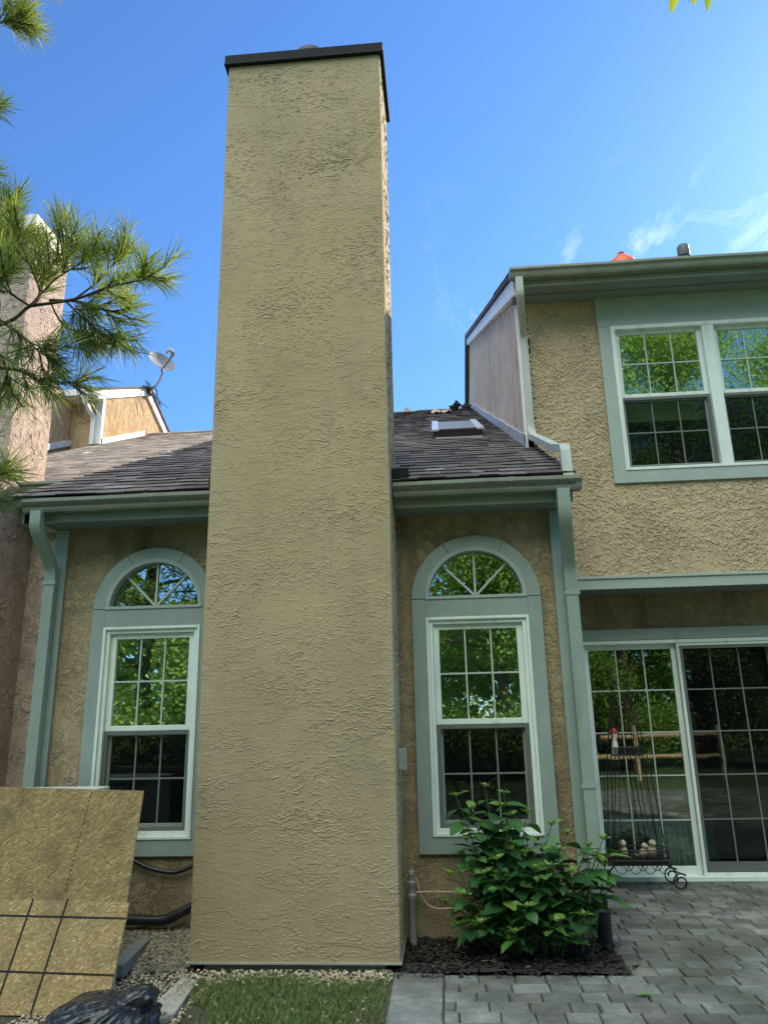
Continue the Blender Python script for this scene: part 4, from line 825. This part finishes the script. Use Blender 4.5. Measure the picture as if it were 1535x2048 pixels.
def mulch():
    r = random.Random(41); mb = MB()
    for k in range(5200):
        x = r.uniform(-.36, 1.12); y = r.uniform(-.74, -.005)
        lim = -.62+.05*math.sin(x*9)
        if y < lim and r.random() > .10: continue
        if x > 1.02-.02*r.random() and r.random() > .06: continue
        s = r.uniform(.006, .022); a = r.uniform(0, 6.3); d = Vector((math.cos(a), math.sin(a), r.uniform(-.5, .5)))*s; w = Vector((-math.sin(a), math.cos(a), r.uniform(-.6, .6)))*s*r.uniform(.25, .6); c = Vector((x, y, r.uniform(.0, .022)+(.015 if y > -.5 else 0)))
        t = r.uniform(.3, 1.5) if r.random() > .035 else 6
        mb.add([c-d-w, c+d-w, c+d+w, c-d+w], [(0, 1, 2, 3)], t)
    o = mb.build('mulch', 'mulch', fix=False); o['kind'] = 'stuff'
    b = MB(); n = 24; vs = []
    for j in range(9):
        for i in range(n+1):
            x = -.345+1.36*i/n; y = -.64+.63*j/8; vs.append((x, y, .004+.014*min(j, 3)/3+.012*noise.noise(Vector((x*9, y*9, 0)))))
    b.add(vs, [(j*(n+1)+i, j*(n+1)+i+1, (j+1)*(n+1)+i+1, (j+1)*(n+1)+i) for j in range(8) for i in range(n)]); structure(b.build('mulch_bed', 'mulch'))
mulch()
def grass():
    r = random.Random(51); mb = MB()
    for k in range(42000):
        x = r.uniform(-1.75, -.40); y = r.uniform(-2.1, -.70)
        if y > -.80-.05*math.sin(x*7)+r.uniform(-.05, .07): continue
        if x < -1.46+.1*math.sin(y*8) - (y+1.2)*.3 and r.random() > .05: continue
        if x > -.52+.05*math.sin(y*6) and r.random() > .40: continue
        if noise.noise(Vector((x*5, y*5, 2))) < -.25 and r.random() > .55: continue
        h = r.uniform(.02, .055); a = r.uniform(0, 6.3); b = r.uniform(.1, .9); d = Vector((math.cos(a), math.sin(a), 0)); s = Vector((-d.y, d.x, 0))*r.uniform(.0012, .0022); p = Vector((x, y, -.01))
        q = p+Vector((0, 0, h*.6))+d*h*.25*b; e = p+Vector((0, 0, h*(1-.3*b)))+d*h*.9*b
        mb.add([p-s, p+s, q+s*.8, q-s*.8, e], [(0, 1, 2, 3), (3, 2, 4)], min(1, max(0, r.gauss(.42, .22)+(.5 if r.random() < .16 else 0))))
    mb.build('grass', 'grass_blade', fix=False)['kind'] = 'stuff'
grass()
for k, (x, y, lab) in enumerate([(1.02, -1.02, 'curled green leaf lying on the pavers in front of the drain pipe'),]):
    m = MB(); m.add([(x-.05, y, .006), (x-.01, y-.018, .016), (x+.05, y-.005, .006), (x, y+.016, .02)], [(0, 1, 2), (0, 2, 3)]); tag(m.build('fallen_leaf', 'green_leaf', fix=False), lab, 'leaf')

def litter():
    r = random.Random(45); m = MB()
    for k in range(150):
        x, y = r.uniform(-.3, 3.4), r.uniform(-1.5, 1.6)
        if x < 1.05 and y > -.7 and r.random() > .3: continue
        s = r.uniform(.003, .011); a = r.uniform(0, 6.3); d = Vector((math.cos(a), math.sin(a), .1))*s; w = Vector((-d.y, d.x, r.uniform(0, .4)*s))*.5; p = Vector((x, y, .004)); m.add([p-d, p+w, p+d, p-w], [(0, 1, 2, 3)], r.choice((.6, 1, 2.5, 6)))
    m.build('paving_litter', 'mulch', fix=False)['kind'] = 'stuff'
litter()
# ------------------------------------------------------------------ plants
def leaf(mb, base, d, up, ln, wd, tone, curl=.25, fold=.25):
    d = d.normalized(); s = d.cross(up)
    s = s.normalized() if s.length > 1e-4 else d.orthogonal().normalized()
    n = s.cross(d).normalized(); prof = [(0, .0), (.14, .34), (.38, .52), (.64, .43), (.86, .20), (1, 0)]; vs = []; rows = []
    for t, w in prof:
        c = base+d*ln*t-n*curl*ln*t*t; e = n*fold*w*wd
        rows.append((len(vs), w)); vs += [c-s*w*wd+e, c, c+s*w*wd+e]
    fs = []
    for i in range(len(prof)-1): o = i*3; fs += [(o, o+1, o+4, o+3), (o+1, o+2, o+5, o+4)]
    mb.add(vs, fs, tone)
def hydrangea():
    r = random.Random(61); t = thing('hydrangea', 'leafy green hydrangea with yellow buds growing below the right arched window', 'shrub', (.45, -.33, 0))
    st, lf, bd = MB(), MB(), MB(); UP = Vector((0, 0, 1))
    stems = [((.30, -.30), (.24, -.38, 1.04)), ((.26, -.30), (.04, -.36, .98)), ((.30, -.30), (.14, -.40, .90)), ((.40, -.3), (.36, -.44, 1.0)), ((.34, -.3), (.34, -.42, .92)), ((.40, -.3), (.50, -.45, .88)), ((.5, -.3), (.66, -.42, .80)), ((.55, -.3), (.76, -.40, .74)), ((.3, -.32), (.10, -.45, .72)),
             ((.3, -.32), (-.02, -.42, .50)), ((.32, -.34), (.06, -.52, .40)), ((.36, -.36), (.28, -.60, .62)), ((.42, -.36), (.45, -.62, .66)), ((.5, -.36), (.60, -.60, .58)), ((.62, -.36), (.74, -.56, .54)), ((.66, -.3), (.82, -.44, .46)), ((.30, -.36), (.16, -.60, .26)),
             ((.44, -.38), (.44, -.66, .36)), ((.56, -.38), (.62, -.66, .28)), ((.62, -.38), (.72, -.60, .18)), ((.28, -.3), (-.06, -.36, .32)), ((.46, -.3), (.50, -.38, .70)), ((.38, -.3), (.20, -.50, .52)), ((.52, -.34), (.56, -.55, .42)), ((.7, -.3), (.90, -.36, .66)),
             ((.80, -.34), (.94, -.46, .58)), ((.80, -.34), (.97, -.50, .72)), ((.36, -.34), (.36, -.52, .78)), ((.34, -.36), (.30, -.58, .44)), ((.48, -.36), (.52, -.64, .50)), ((.58, -.34), (.68, -.52, .66)), ((.25, -.34), (.02, -.50, .22)), ((.66, -.4), (.80, -.60, .30)), ((.40, -.38), (.36, -.66, .22)),
             ((.44, -.30), (.40, -.28, .84)), ((.34, -.28), (.16, -.30, .80)), ((.54, -.28), (.60, -.30, .62)), ((.28, -.28), (.06, -.28, .60)), ((.62, -.28), (.72, -.28, .50))]
    for q in range(8): x = r.uniform(.0, .85); z = r.uniform(.12, .72-.25*abs(x-.4)); stems.append(((.25+x*.5, r.uniform(-.4, -.28)), (x, r.uniform(-.58, -.25), z)))
    for k, (b, e) in enumerate(stems):
        b3 = Vector((b[0], b[1], 0)); e3 = Vector(e); mid = (b3+e3)/2+Vector(((b3.x-e3.x)*.25, .05, .12*e3.z)); pts = bez(b3, mid, e3, 10); st.tube(pts, [.006-.0035*i/10 for i in range(11)], 6)
        n = max(3, int(e3.z/.08)+2); a = r.uniform(0, 3.14)
        for i in range(n):
            f = 1-.72*(i/n)*(1 if e3.z > .4 else .8); p = pts[min(10, int(f*10))]; a += math.pi/2+r.uniform(-.3, .3); young = i == 0
            for q in range(2):
                an = a+q*math.pi; d = Vector((math.cos(an), math.sin(an)*.9-.15, r.uniform(-.35, .30) if not young else .55)); ln = r.choice((.06, .08, .10, .12, .145))*r.uniform(.85, 1.1)*(.6 if young else 1)
                bright = .72 if young else (r.uniform(.8, 1) if r.random() < .025 else max(0, min(.7, r.gauss(.30, .2)))); leaf(lf, p+d.normalized()*.018, d, UP+Vector((r.uniform(-.3, .3), r.uniform(-.3, .3), 0)), ln, ln*r.uniform(.72, .92), bright, r.uniform(.1, .4), r.uniform(.1, .35))
                st.tube([p, p+d.normalized()*.02], .002, 4)
        for q in range(4):
            an = a+q*math.pi/2+.7; leaf(lf, e3, Vector((math.cos(an)*.8, math.sin(an)*.8, .9)), UP, r.uniform(.035, .06), .026, .75, .1, .3)
        if k in (0, 1, 2, 4, 7, 10, 13, 16, 21, 9):
            bd = MB()
            for q in range(26):
                c = e3+Vector((r.gauss(0, .009), r.gauss(0, .009), .012+r.uniform(0, .012))); s = r.uniform(.003, .005); bd.add([c+Vector((s, 0, 0)), c+Vector((0, s, 0)), c+Vector((-s, 0, 0)), c+Vector((0, -s, 0)), c+Vector((0, 0, s)), c+Vector((0, 0, -s))], [(0, 1, 4), (1, 2, 4), (2, 3, 4), (3, 0, 4), (1, 0, 5), (2, 1, 5), (3, 2, 5), (0, 3, 5)])
            own(bd.build('flower_bud', 'bud', None), t)
    # the tall young shoot in front of the downspout with big pale leaves
    e3 = Vector((1.0, -.40, .60)); pts = bez((.86, -.36, 0), (.92, -.40, .30), e3, 10); st.tube(pts, .005, 6)
    for f, an, ln, z, tn in ((1, .3, .16, .25, .75), (1, 2.9, .15, .55, .7), (1, -1.4, .14, .5, .8), (.86, 3.3, .19, .35, .5), (.8, 0, .17, .15, .5), (.62, -.5, .20, .05, .45), (.58, 3.6, .16, .1, .4), (.95, 1.7, .13, .7, .9)):
        leaf(lf, pts[int(f*10)], Vector((math.cos(an), math.sin(an)*.6-.2, z)), UP, ln, ln*.55, tn, .3, .3)
    own(st.build('stems', 'stem', None, smooth=True), t); own(lf.build('foliage', 'leaf_hydrangea', None, fix=False, smooth=True), t)
hydrangea()

# pixel of the photograph to a point on a plane of constant depth (used to lay out the near boughs)
def at(px, py, Y):
    d = c_f+c_r*((px-767.5)/FOC)-c_u*((py-1024)/FOC); return CAM+d*((Y-CAM.y)/d.y)
def pine():
    r = random.Random(71); t = thing('pine_tree', 'long needled pine whose boughs reach in from the left edge', 'tree', (-3.0, -3.2, 0)); bk, nd = MB(), MB()
    trunk = [(-3.0, -3.2, -.1), (-2.95, -3.2, 2), (-3.02, -3.2, 4.5), (-3.0, -3.15, 7.5)]; tr = smooth_path(trunk, 6); bk.tube(tr, [.15-.1*i/(len(tr)-1) for i in range(len(tr))], 12)
    def tuft(p, d, n, ln, base_t):
        d = d.normalized(); u = d.orthogonal().normalized(); w = d.cross(u)
        for k in range(n):
            a = r.uniform(0, 6.283); sp = r.uniform(.25, 1.25); q = p-d*r.uniform(0, .09); nn = (d+(u*math.cos(a)+w*math.sin(a))*sp).normalized()+Vector((0, 0, -.06)); l = ln*r.uniform(.75, 1.15)
            e = q+nn.normalized()*l; m_ = q+nn.normalized()*l*.55+Vector((0, 0, .0015)); s = nn.cross(Vector((r.uniform(-1, 1), r.uniform(-1, 1), r.uniform(-1, 1)))).normalized()*.0015
            nd.add([q-s, q+s, m_+s, m_-s, e], [(0, 1, 2, 3), (3, 2, 4)], max(0, min(1, r.gauss(base_t, .2))))
    def limb(pts, r0, r1, tw, spread, start=.25, ln=.125, n=38, base_t=.55, droop=.0):
        sp = smooth_path(pts, 8); m = len(sp); bk.tube(sp, [(r0+(r1-r0)*i/(m-1))*.75 for i in range(m)], 7)
        tuft(sp[-1], sp[-1]-sp[-2], n+20, ln, base_t+.1)
        for k in range(tw):
            f = start+(1-start)*r.random(); i = min(m-2, int(f*(m-1))); tg = (sp[i+1]-sp[i]).normalized(); o = tg.orthogonal(); rot = Matrix.Rotation(r.uniform(0, 6.283), 3, tg); dd = (tg*.9+(rot @ o.normalized())*r.uniform(.5, 1.2)+Vector((0, 0, .25-droop))).normalized(); l = r.uniform(.05, spread); e = sp[i]+dd*l
            bk.tube([sp[i], sp[i]+dd*l*.5+Vector((0, 0, -.004)), e], [.0045, .0035, .0028], 5); tuft(e, dd+Vector((0, 0, .15-droop)), n, ln, base_t)
    A = lambda pts, Y, dz=.0: [at(x, y, Y+dz*i) for i, (x, y) in enumerate(pts)]
    T = Vector((-2.98, -3.2, 3.1))
    limb([T, at(-60, 660, -3.15)]+A([(60, 612), (82, 580), (92, 545), (129, 499), (143, 478)], -3.1, .02), .013, .004, 20, .16, .45)
    limb(A([(60, 612), (150, 598), (210, 577), (275, 561), (305, 549)], -3.08, -.03), .010, .004, 13, .13, .2)
    limb(A([(99, 600), (162, 604), (210, 619), (245, 624), (265, 606)], -3.02, .02), .008, .004, 11, .12, .15)
    limb(A([(150, 598), (200, 560), (225, 530), (245, 508)], -3.08, .02), .006, .003, 8, .12, .2)
    limb(A([(82, 580), (60, 530), (40, 480), (38, 455)], -3.08, -.03), .007, .004, 10, .14, .15)
    limb(A([(60, 612), (20, 585), (0, 560), (30, 530)], -3.12, -.03), .007, .004, 9, .16, .1)
    limb(A([(130, 600), (170, 640), (205, 668), (245, 684)], -3.05, .02), .007, .003, 13, .12, .15, base_t=.25, droop=.55)
    limb(A([(100, 600), (120, 640), (160, 670), (190, 690)], -3.0, .03), .006, .003, 12, .12, .2, base_t=.25, droop=.5)
    limb(A([(-60, 600), (-20, 560), (10, 520), (15, 470)], -3.06, .02), .008, .004, 12, .14, .2, base_t=.55)
    limb(A([(-60, 520), (-20, 490), (20, 470), (60, 462)], -3.10, .02), .008, .004, 10, .12, .2, base_t=.6)
    limb(A([(60, 612), (110, 560), (170, 520), (185, 500)], -3.12, .02), .006, .003, 8, .10, .3, base_t=.5)
    limb([T+Vector((0, 0, -.3)), at(-60, 600, -3.1)]+A([(0, 640), (45, 672), (78, 702), (120, 728)], -3.1, -.02), .014, .004, 12, .13, .5, base_t=.22, droop=.3)
    limb([T+Vector((0, 0, -.45)), at(-60, 720, -3.1)]+A([(0, 735), (39, 741), (90, 762), (150, 764), (172, 752)], -3.1, .02), .013, .004, 10, .11, .5, base_t=.25, droop=.3)
    limb([T+Vector((0, 0, -.5)), at(-80, 700, -3.0)]+A([(-10, 700), (10, 730), (20, 760), (25, 790)], -3.0, .02), .010, .004, 9, .14, .4, base_t=.2, droop=.4)
    limb([T+Vector((0, 0, -1.0)), at(-120, 960, -3.1)]+A([(-40, 960), (-15, 950), (12, 940)], -3.1, .02), .012, .004, 6, .08, .55, base_t=.25)
    limb([T+Vector((0, 0, -1.15)), at(-120, 1010, -3.1)]+A([(-60, 1010), (-40, 1005), (-10, 1005)], -3.1, .02), .010, .004, 3, .06, .6, base_t=.25)
    limb([T+Vector((0, 0, 1.5)), at(-160, 80, -3.15)]+A([(-60, 60), (0, 45), (48, 42)], -3.1, .02), .014, .005, 18, .12, .55, base_t=.6)
    limb(A([(-60, 40), (-10, -30), (60, -40), (110, -35)], -3.1, .02), .009, .004, 7, .07, .35, base_t=.65)
    limb([T+Vector((0, 0, .9)), at(-120, 230, -3.1)]+A([(-60, 222), (-30, 215), (-12, 212)], -3.1, .02), .010, .004, 4, .05, .6, base_t=.2)
    limb([T+Vector((0, 0, .6)), at(-120, 350, -3.1)]+A([(-60, 345), (-30, 340)], -3.1, .02), .010, .004, 3, .05, .7, base_t=.2)
    limb(A([(-30, 560), (-20, 480), (5, 430), (28, 405)], -3.05, .02), .007, .004, 8, .08, .3, base_t=.3)
    for k in range(26):   # boughs of the same tree beyond the edge of the photograph
        z = r.uniform(2.0, 7.3); a = r.uniform(1.8, 5.4); l = (8.2-z)*.22+.3; p = Vector((-3.0, -3.2, z)); e = p+Vector((math.cos(a)*l, math.sin(a)*l, r.uniform(-.1, .3))); limb([p, (p+e)/2+Vector((0, 0, -.05)), e], .014, .004, 6, .2, .4, n=40)
    own(bk.build('branches', 'bark', None, smooth=True), t); own(nd.build('needles', 'needle', None, fix=False), t)
pine()

def crown_tree(name, label, h, rad, trunk_r, seed, loc, group=None, leaf_s=.2, n=9000, bough=None):
    r = random.Random(seed); t = thing(name, label, 'tree', loc, group); tk, lf = MB(), MB()
    sp = smooth_path([(0, 0, -.2), (r.uniform(-.1, .1), r.uniform(-.1, .1), h*.35), (r.uniform(-.4, .4), r.uniform(-.3, .3), h*.7), (r.uniform(-.4, .4), 0, h*.95)], 6); tk.tube(sp, [trunk_r*(1-.85*i/(len(sp)-1)) for i in range(len(sp))], 12)
    cl = []
    for k in range(48):
        z = h*r.uniform(.10, .97); f = (z/h-.08)/.92; rr = rad*math.sin(math.pi*min(1, max(.08, f*.9+.1)))**.7*r.uniform(.45, 1.0); a = r.uniform(0, 6.283); p = sp[min(len(sp)-1, int(z/h*.85*(len(sp)-1)))]; e = Vector((math.cos(a)*rr, math.sin(a)*rr, z)); m_ = (p+e)/2+Vector((0, 0, .2)); pts = bez(p, m_, e, 6); tk.tube(pts, [trunk_r*.22*(1-.8*i/6) for i in range(7)], 6)
        cl += [(e, r.uniform(.5, 1.1)*rad*.36), (pts[4], r.uniform(.4, .8)*rad*.3)]
    for k in range(n):
        c, s = r.choice(cl); p = c+Vector((r.gauss(0, .5), r.gauss(0, .5), r.gauss(0, .36)))*s; d = Vector((r.uniform(-1, 1), r.uniform(-1, 1), r.uniform(-.9, .2))).normalized(); u = d.orthogonal().normalized(); u = Matrix.Rotation(r.uniform(0, 6.28), 3, d) @ u; l = leaf_s*r.uniform(.6, 1.2)
        lf.add([p, p+d*l*.5+u*l*.27, p+d*l, p+d*l*.5-u*l*.27], [(0, 1, 2), (0, 2, 3)], max(0, min(1, r.gauss(.5, .22))))
    own2 = []
    a = tk.build('trunk', 'bark', t, smooth=True); b = lf.build('crown', 'leaf_tree', t, fix=False)
    return t
GRP = 'trees across the lawn behind the photographer'
t1 = crown_tree('broadleaf_tree', 'round leafed tree mirrored in the middle of the right arched window', 11, 4.2, .22, 1, (1.6, -14.5, 0), GRP, n=70000, leaf_s=.12)
t2 = crown_tree('broadleaf_tree', 'tall leafy tree mirrored in the wide upper window', 15.5, 5.0, .28, 3, (8.2, -15.5, 0), GRP, n=85000, leaf_s=.13)
def dup(root, loc, rz, sc, label):
    q = root.copy(); C.objects.link(q); q.location = loc; q.rotation_euler = (0, 0, rz); q.scale = (sc,)*3; q['label'] = label
    for chd in list(root.children):
        d = chd.copy(); C.objects.link(d); d.parent = q
for src, loc, rz, sc, lab in ((t1, (-4.6, -14.0, 0), 2.0, 1.0, 'leafy tree mirrored in the left arched window'), (t1, (5.2, -13.2, 0), 4.1, .85, 'lower leafy tree behind the rail fence, mirrored in the sliding door'), (t2, (-1.6, -19.5, 0), 1.2, 1.0, 'farther tree showing between the two mirrored in the arched windows'),
                          (t2, (13.5, -16.5, 0), 3.3, 1.0, 'tree mirrored at the far right of the sliding door'), (t2, (4.4, -20.5, 0), 5.0, 1.05, 'dark tree mirrored behind the rail fence tree'), (t1, (-9.0, -16.5, 0), .7, 1.25, 'tree mirrored at the far left of the left arched window'), (t1, (10.5, -12.6, 0), 2.7, .8, 'small tree mirrored low in the screened door panel')):
    dup(src, loc, rz, sc, lab)
def far_wood():
    r = random.Random(77); m = MB()
    for k in range(26000):
        x = r.uniform(-34, 38); y = -26+3*noise.noise(Vector((x*.15, 0, 3)))+r.uniform(-2, 1.5); top = 7.5+3.5*noise.noise(Vector((x*.22, 5, 0)))+1.5*noise.noise(Vector((x*.8, 9, 0))); z = top*r.random()**.8
        p = Vector((x, y, z)); d = Vector((r.uniform(-1, 1), r.uniform(-1, 1), r.uniform(-1, .3))).normalized(); u = Matrix.Rotation(r.uniform(0, 6.28), 3, d) @ d.orthogonal().normalized(); l = r.uniform(.35, .75)
        m.add([p, p+d*l*.5+u*l*.3, p+d*l, p+d*l*.5-u*l*.3], [(0, 1, 2), (0, 2, 3)], max(0, min(1, r.gauss(.42, .25))))
    m.build('woodland', 'leaf_tree', fix=False)['kind'] = 'stuff'
far_wood()
# split rail fence across the lawn, mirrored in the sliding door
t = thing('split_rail_fence', 'weathered split rail fence across the lawn, mirrored in the sliding door', 'fence', (4.8, -9.4, 0)); r = random.Random(81)
for k, x in enumerate((2.6, 4.5, 6.5)):
    m = MB(); m.tube([(x, -9.4, -.1), (x+.02, -9.4, .6), (x, -9.4, 1.22)], [.075, .07, .06], 9); own(m.build('post', 'wood_rail', None, smooth=True), t)
for a, b in ((2.6, 4.5), (4.5, 6.5)):
    for z in (.50, .98): m = MB(); m.tube([(a-.05, -9.4, z), ((a+b)/2, -9.38, z+r.uniform(-.04, .04)), (b+.05, -9.4, z+r.uniform(-.03, .03))], [.04, .055, .04], 8); own(m.build('rail', 'wood_rail', None, smooth=True), t)
# overhanging bough at the top edge
def bough():
    r = random.Random(91); t = thing('broadleaf_tree', 'young broad leafed tree whose backlit leaf tips hang into the top edge', 'tree', (2.6, -4.6, 0), None); tk, lf = MB(), MB(); Y = -3.2
    top = at(1385, -60, Y); tk.tube(smooth_path([(2.6, -4.6, -.1), (2.5, -4.5, 2.5), (2.2, -4.1, 4.2), top+Vector((.35, -.2, .25)), top], 8), [.07-.066*i/32 for i in range(33)], 8)
    for px_, py_, tx, ty, ln in ((1348, -45, 1343, 26, .145), (1362, -40, 1381, 8, .10), (1385, -40, 1387, 9, .10), (1410, -50, 1415, 22, .15), (1372, -55, 1360, -15, .12), (1400, -60, 1440, -10, .14)):
        a, b = at(px_, py_, Y+r.uniform(-.03, .03)), at(tx, ty, Y+r.uniform(-.04, .04)); leaf(lf, a, b-a, Vector((.35, -1, .5)), (b-a).length, .05, r.random(), .05, .3); tk.tube([top, (top+a)/2+Vector((0, 0, .02)), a], .0025, 5)
    for k in range(260):
        c = Vector((2.2+r.gauss(0, .55), -4.2+r.gauss(0, .5), 4.75+r.gauss(0, .35))); d = Vector((r.uniform(-1, 1), r.uniform(-1, 1), -.8)); leaf(lf, c, d, Vector((0, 0, 1)), .13, .05, r.random(), .1, .3)
    own(tk.build('trunk', 'bark', None, smooth=True), t); own(lf.build('leaves', 'leaf_bough', None, fix=False, smooth=True), t)
bough()

# ------------------------------------------------------------------ wire stand by the door and what sits on it
def wire_stand():
    o = Vector((1.66, 1.66, 0)); t = thing('plant_stand', 'black wire plant stand with scrolled feet in front of the sliding door', 'plant stand', o); hw, hd = .235, .13
    def tb(m, pts, r=.005): m.tube(pts, r, 6)
    m = MB()
    for sx in (-1, 1):
        for sy in (-1, 1):
            b = o+Vector((sx*hw, sy*hd, .20)); tp = o+Vector((sx*.06, sy*.05, 1.80)); tb(m, [b, b+(tp-b)*.55+Vector((sx*.03, 0, 0)), tp]); tb(m, [b+Vector((-sx*.06, 0, 0)), tp+Vector((-sx*.02, 0, -.1))], .0035)
    for k in range(24):
        a0, a1 = 2*math.pi*k/24, 2*math.pi*(k+1)/24; tb(m, [o+Vector((.09*math.cos(a0), 0, 1.86+.09*math.sin(a0))), o+Vector((.09*math.cos(a1), 0, 1.86+.09*math.sin(a1)))], .004)
    own(m.build('uprights', 'iron', None), t)
    for sx in (-1, 1):
        for sy in (-1, 1):
            m = MB(); pts = [o+Vector((sx*hw, sy*hd, .21)), o+Vector((sx*(hw+.05), sy*hd, .16))]; c = o+Vector((sx*(hw+.085), sy*(hd+.01), .075))
            for k in range(22): a = math.pi*.75-k*.42; q = .072*(1-.028*k); pts.append(c+Vector((sx*-math.cos(a)*q, 0, math.sin(a)*q)))
            tb(m, pts, .0075); own(m.build('foot', 'iron', None, smooth=True), t)
    def basket(z, w, d, h, name):
        m = MB()
        for zz in (z, z+h): tb(m, [o+Vector(p) for p in ((-w, -d, zz), (w, -d, zz), (w, d, zz), (-w, d, zz), (-w, -d, zz))], .0055)
        n = 22
        for i in range(n+1):
            x = -w+2*w*i/n; x2 = -w+2*w*min(n, i+1.5)/n
            for sy in (-d, d): tb(m, [o+Vector((x, sy, z)), o+Vector((x2, sy, z+h))], .002); tb(m, [o+Vector((x2, sy, z)), o+Vector((x, sy, z+h))], .002)
            tb(m, [o+Vector((x, -d, z)), o+Vector((x, d, z))], .0025)
        for i in range(7):
            y = -d+2*d*i/6
            for sx in (-w, w): tb(m, [o+Vector((sx, y, z)), o+Vector((sx, y, z+h))], .002)
        own(m.build(name, 'iron', None), t)
    basket(.245, hw+.015, hd+.01, .085, 'shelf_basket'); basket(1.13, .13, .09, .07, 'shelf_basket')
    m = MB()
    for k in range(7):
        c = o+Vector((-hw+.055+k*.062, -hd-.012, .235)); rr = .062 if k % 2 == 0 else .045
        for q in range(12): a0, a1 = -math.pi*q/12, -math.pi*(q+1)/12; tb(m, [c+Vector((rr*math.cos(a0), 0, rr*1.5*math.sin(a0))), c+Vector((rr*math.cos(a1), 0, rr*1.5*math.sin(a1)))], .0035)
    own(m.build('scroll_apron', 'iron', None), t)
    m = MB(); m.box(o.x-hw, o.x+hw, o.y-hd, o.y+hd, .205, .243); own(m.build('tray', 'black_plastic', None), t)
wire_stand()
def bird(x, y, s, lab, turn):
    bm = bmesh.new(); bmesh.ops.create_uvsphere(bm, u_segments=18, v_segments=12, radius=1)
    for v in bm.verts:
        d = v.co.copy(); k = 1-.35*max(0, d.z); v.co = Vector((d.x*.034*k, d.y*.042*k-(.012*d.z), d.z*.055+.055))
    g_ = bmesh.ops.create_uvsphere(bm, u_segments=14, v_segments=10, radius=.027)
    for v in g_['verts']: v.co = Vector((v.co.x, v.co.y*1.1-.02, v.co.z+.118))
    g_ = bmesh.ops.create_cone(bm, segments=8, radius1=.009, radius2=.001, depth=.024, cap_ends=True)
    for v in g_['verts']: v.co = Vector((v.co.x, -v.co.z-.055, v.co.y+.115))
    g_ = bmesh.ops.create_cone(bm, segments=8, radius1=.02, radius2=.006, depth=.06, cap_ends=True)
    for v in g_['verts']: v.co = Vector((v.co.x, v.co.z+.05, v.co.y*.4+.03+v.co.z*.3))
    me = bpy.data.meshes.new('bird_figurine'); bm.to_mesh(me); bm.free(); me.polygons.foreach_set('use_smooth', [True]*len(me.polygons)); me.materials.append(MATS['stone_bird'])
    o = bpy.data.objects.new('bird_figurine', me); C.objects.link(o); o.location = (x, y, .247); o.scale = (s,)*3; o.rotation_euler = (0, 0, turn); tag(o, lab, 'figurine', 'bird figurines on the wire stand')
bird(1.53, 1.60, 1.15, 'tan stone bird figurine alone at the left end of the wire tray', -.3); bird(1.70, 1.60, .95, 'smaller pale bird figurine in the middle of the wire tray', .9); bird(1.775, 1.60, 1.15, 'plump brown bird figurine right of the small one in the tray', .4)
t = thing('figurine', 'small white figurine with a red cap on the upper shelf of the stand', 'figurine', (1.49, 1.70, 1.14))
m = MB(); m.lathe([(.03, 0), (.035, .05), (.028, .10), (.018, .13), (.03, .16), (.033, .19), (.0, .21)], (1.55, 1.62, 1.14), 16); own(m.build('body', 'white_glaze', None, smooth=True), t)
m = MB(); m.lathe([(.036, .0), (.036, .015), (.026, .04), (.0, .055)], (1.55, 1.62, 1.325), 14); own(m.build('cap', 'red_paint', None, smooth=True), t)
# sofa and striped cushion seen through the glass
def pillow(name, mat, loc, sx, sy, sz, rx, label, cat):
    bm = bmesh.new(); bmesh.ops.create_cube(bm, size=2); bmesh.ops.subdivide_edges(bm, edges=bm.edges, cuts=9, use_grid_fill=True)
    for v in bm.verts:
        x, y, z = v.co; f = (1-abs(x)**3.5)*(1-abs(z)**3.5); v.co = Vector((x*sx*(1-.05*(1-abs(z))), y*sy*(.15+.85*f**.5), z*sz*(1-.05*(1-abs(x)))))
    me = bpy.data.meshes.new(name); bm.to_mesh(me); bm.free(); me.polygons.foreach_set('use_smooth', [True]*len(me.polygons)); me.materials.append(MATS[mat]); o = bpy.data.objects.new(name, me); C.objects.link(o); o.location = loc; o.rotation_euler = (rx, 0, 0); tag(o, label, cat)
pillow('cushion', 'stripe_fabric', (2.10, 2.15, .28), .19, .07, .20, R(-10), 'green and blue striped cushion behind the glass of the fixed door panel', 'cushion')
t = thing('sofa', 'dark grey green sofa inside, seen low through the fixed door panel', 'sofa', (1.95, 2.7, 0))
m = MB(); m.box(1.3, 2.6, 2.45, 3.2, .05, .30); own(m.build('seat', 'sofa', None, bevel=.04), t); m = MB(); m.box(1.3, 2.6, 2.35, 2.5, .05, .48); own(m.build('backrest', 'sofa', None, bevel=.05), t)
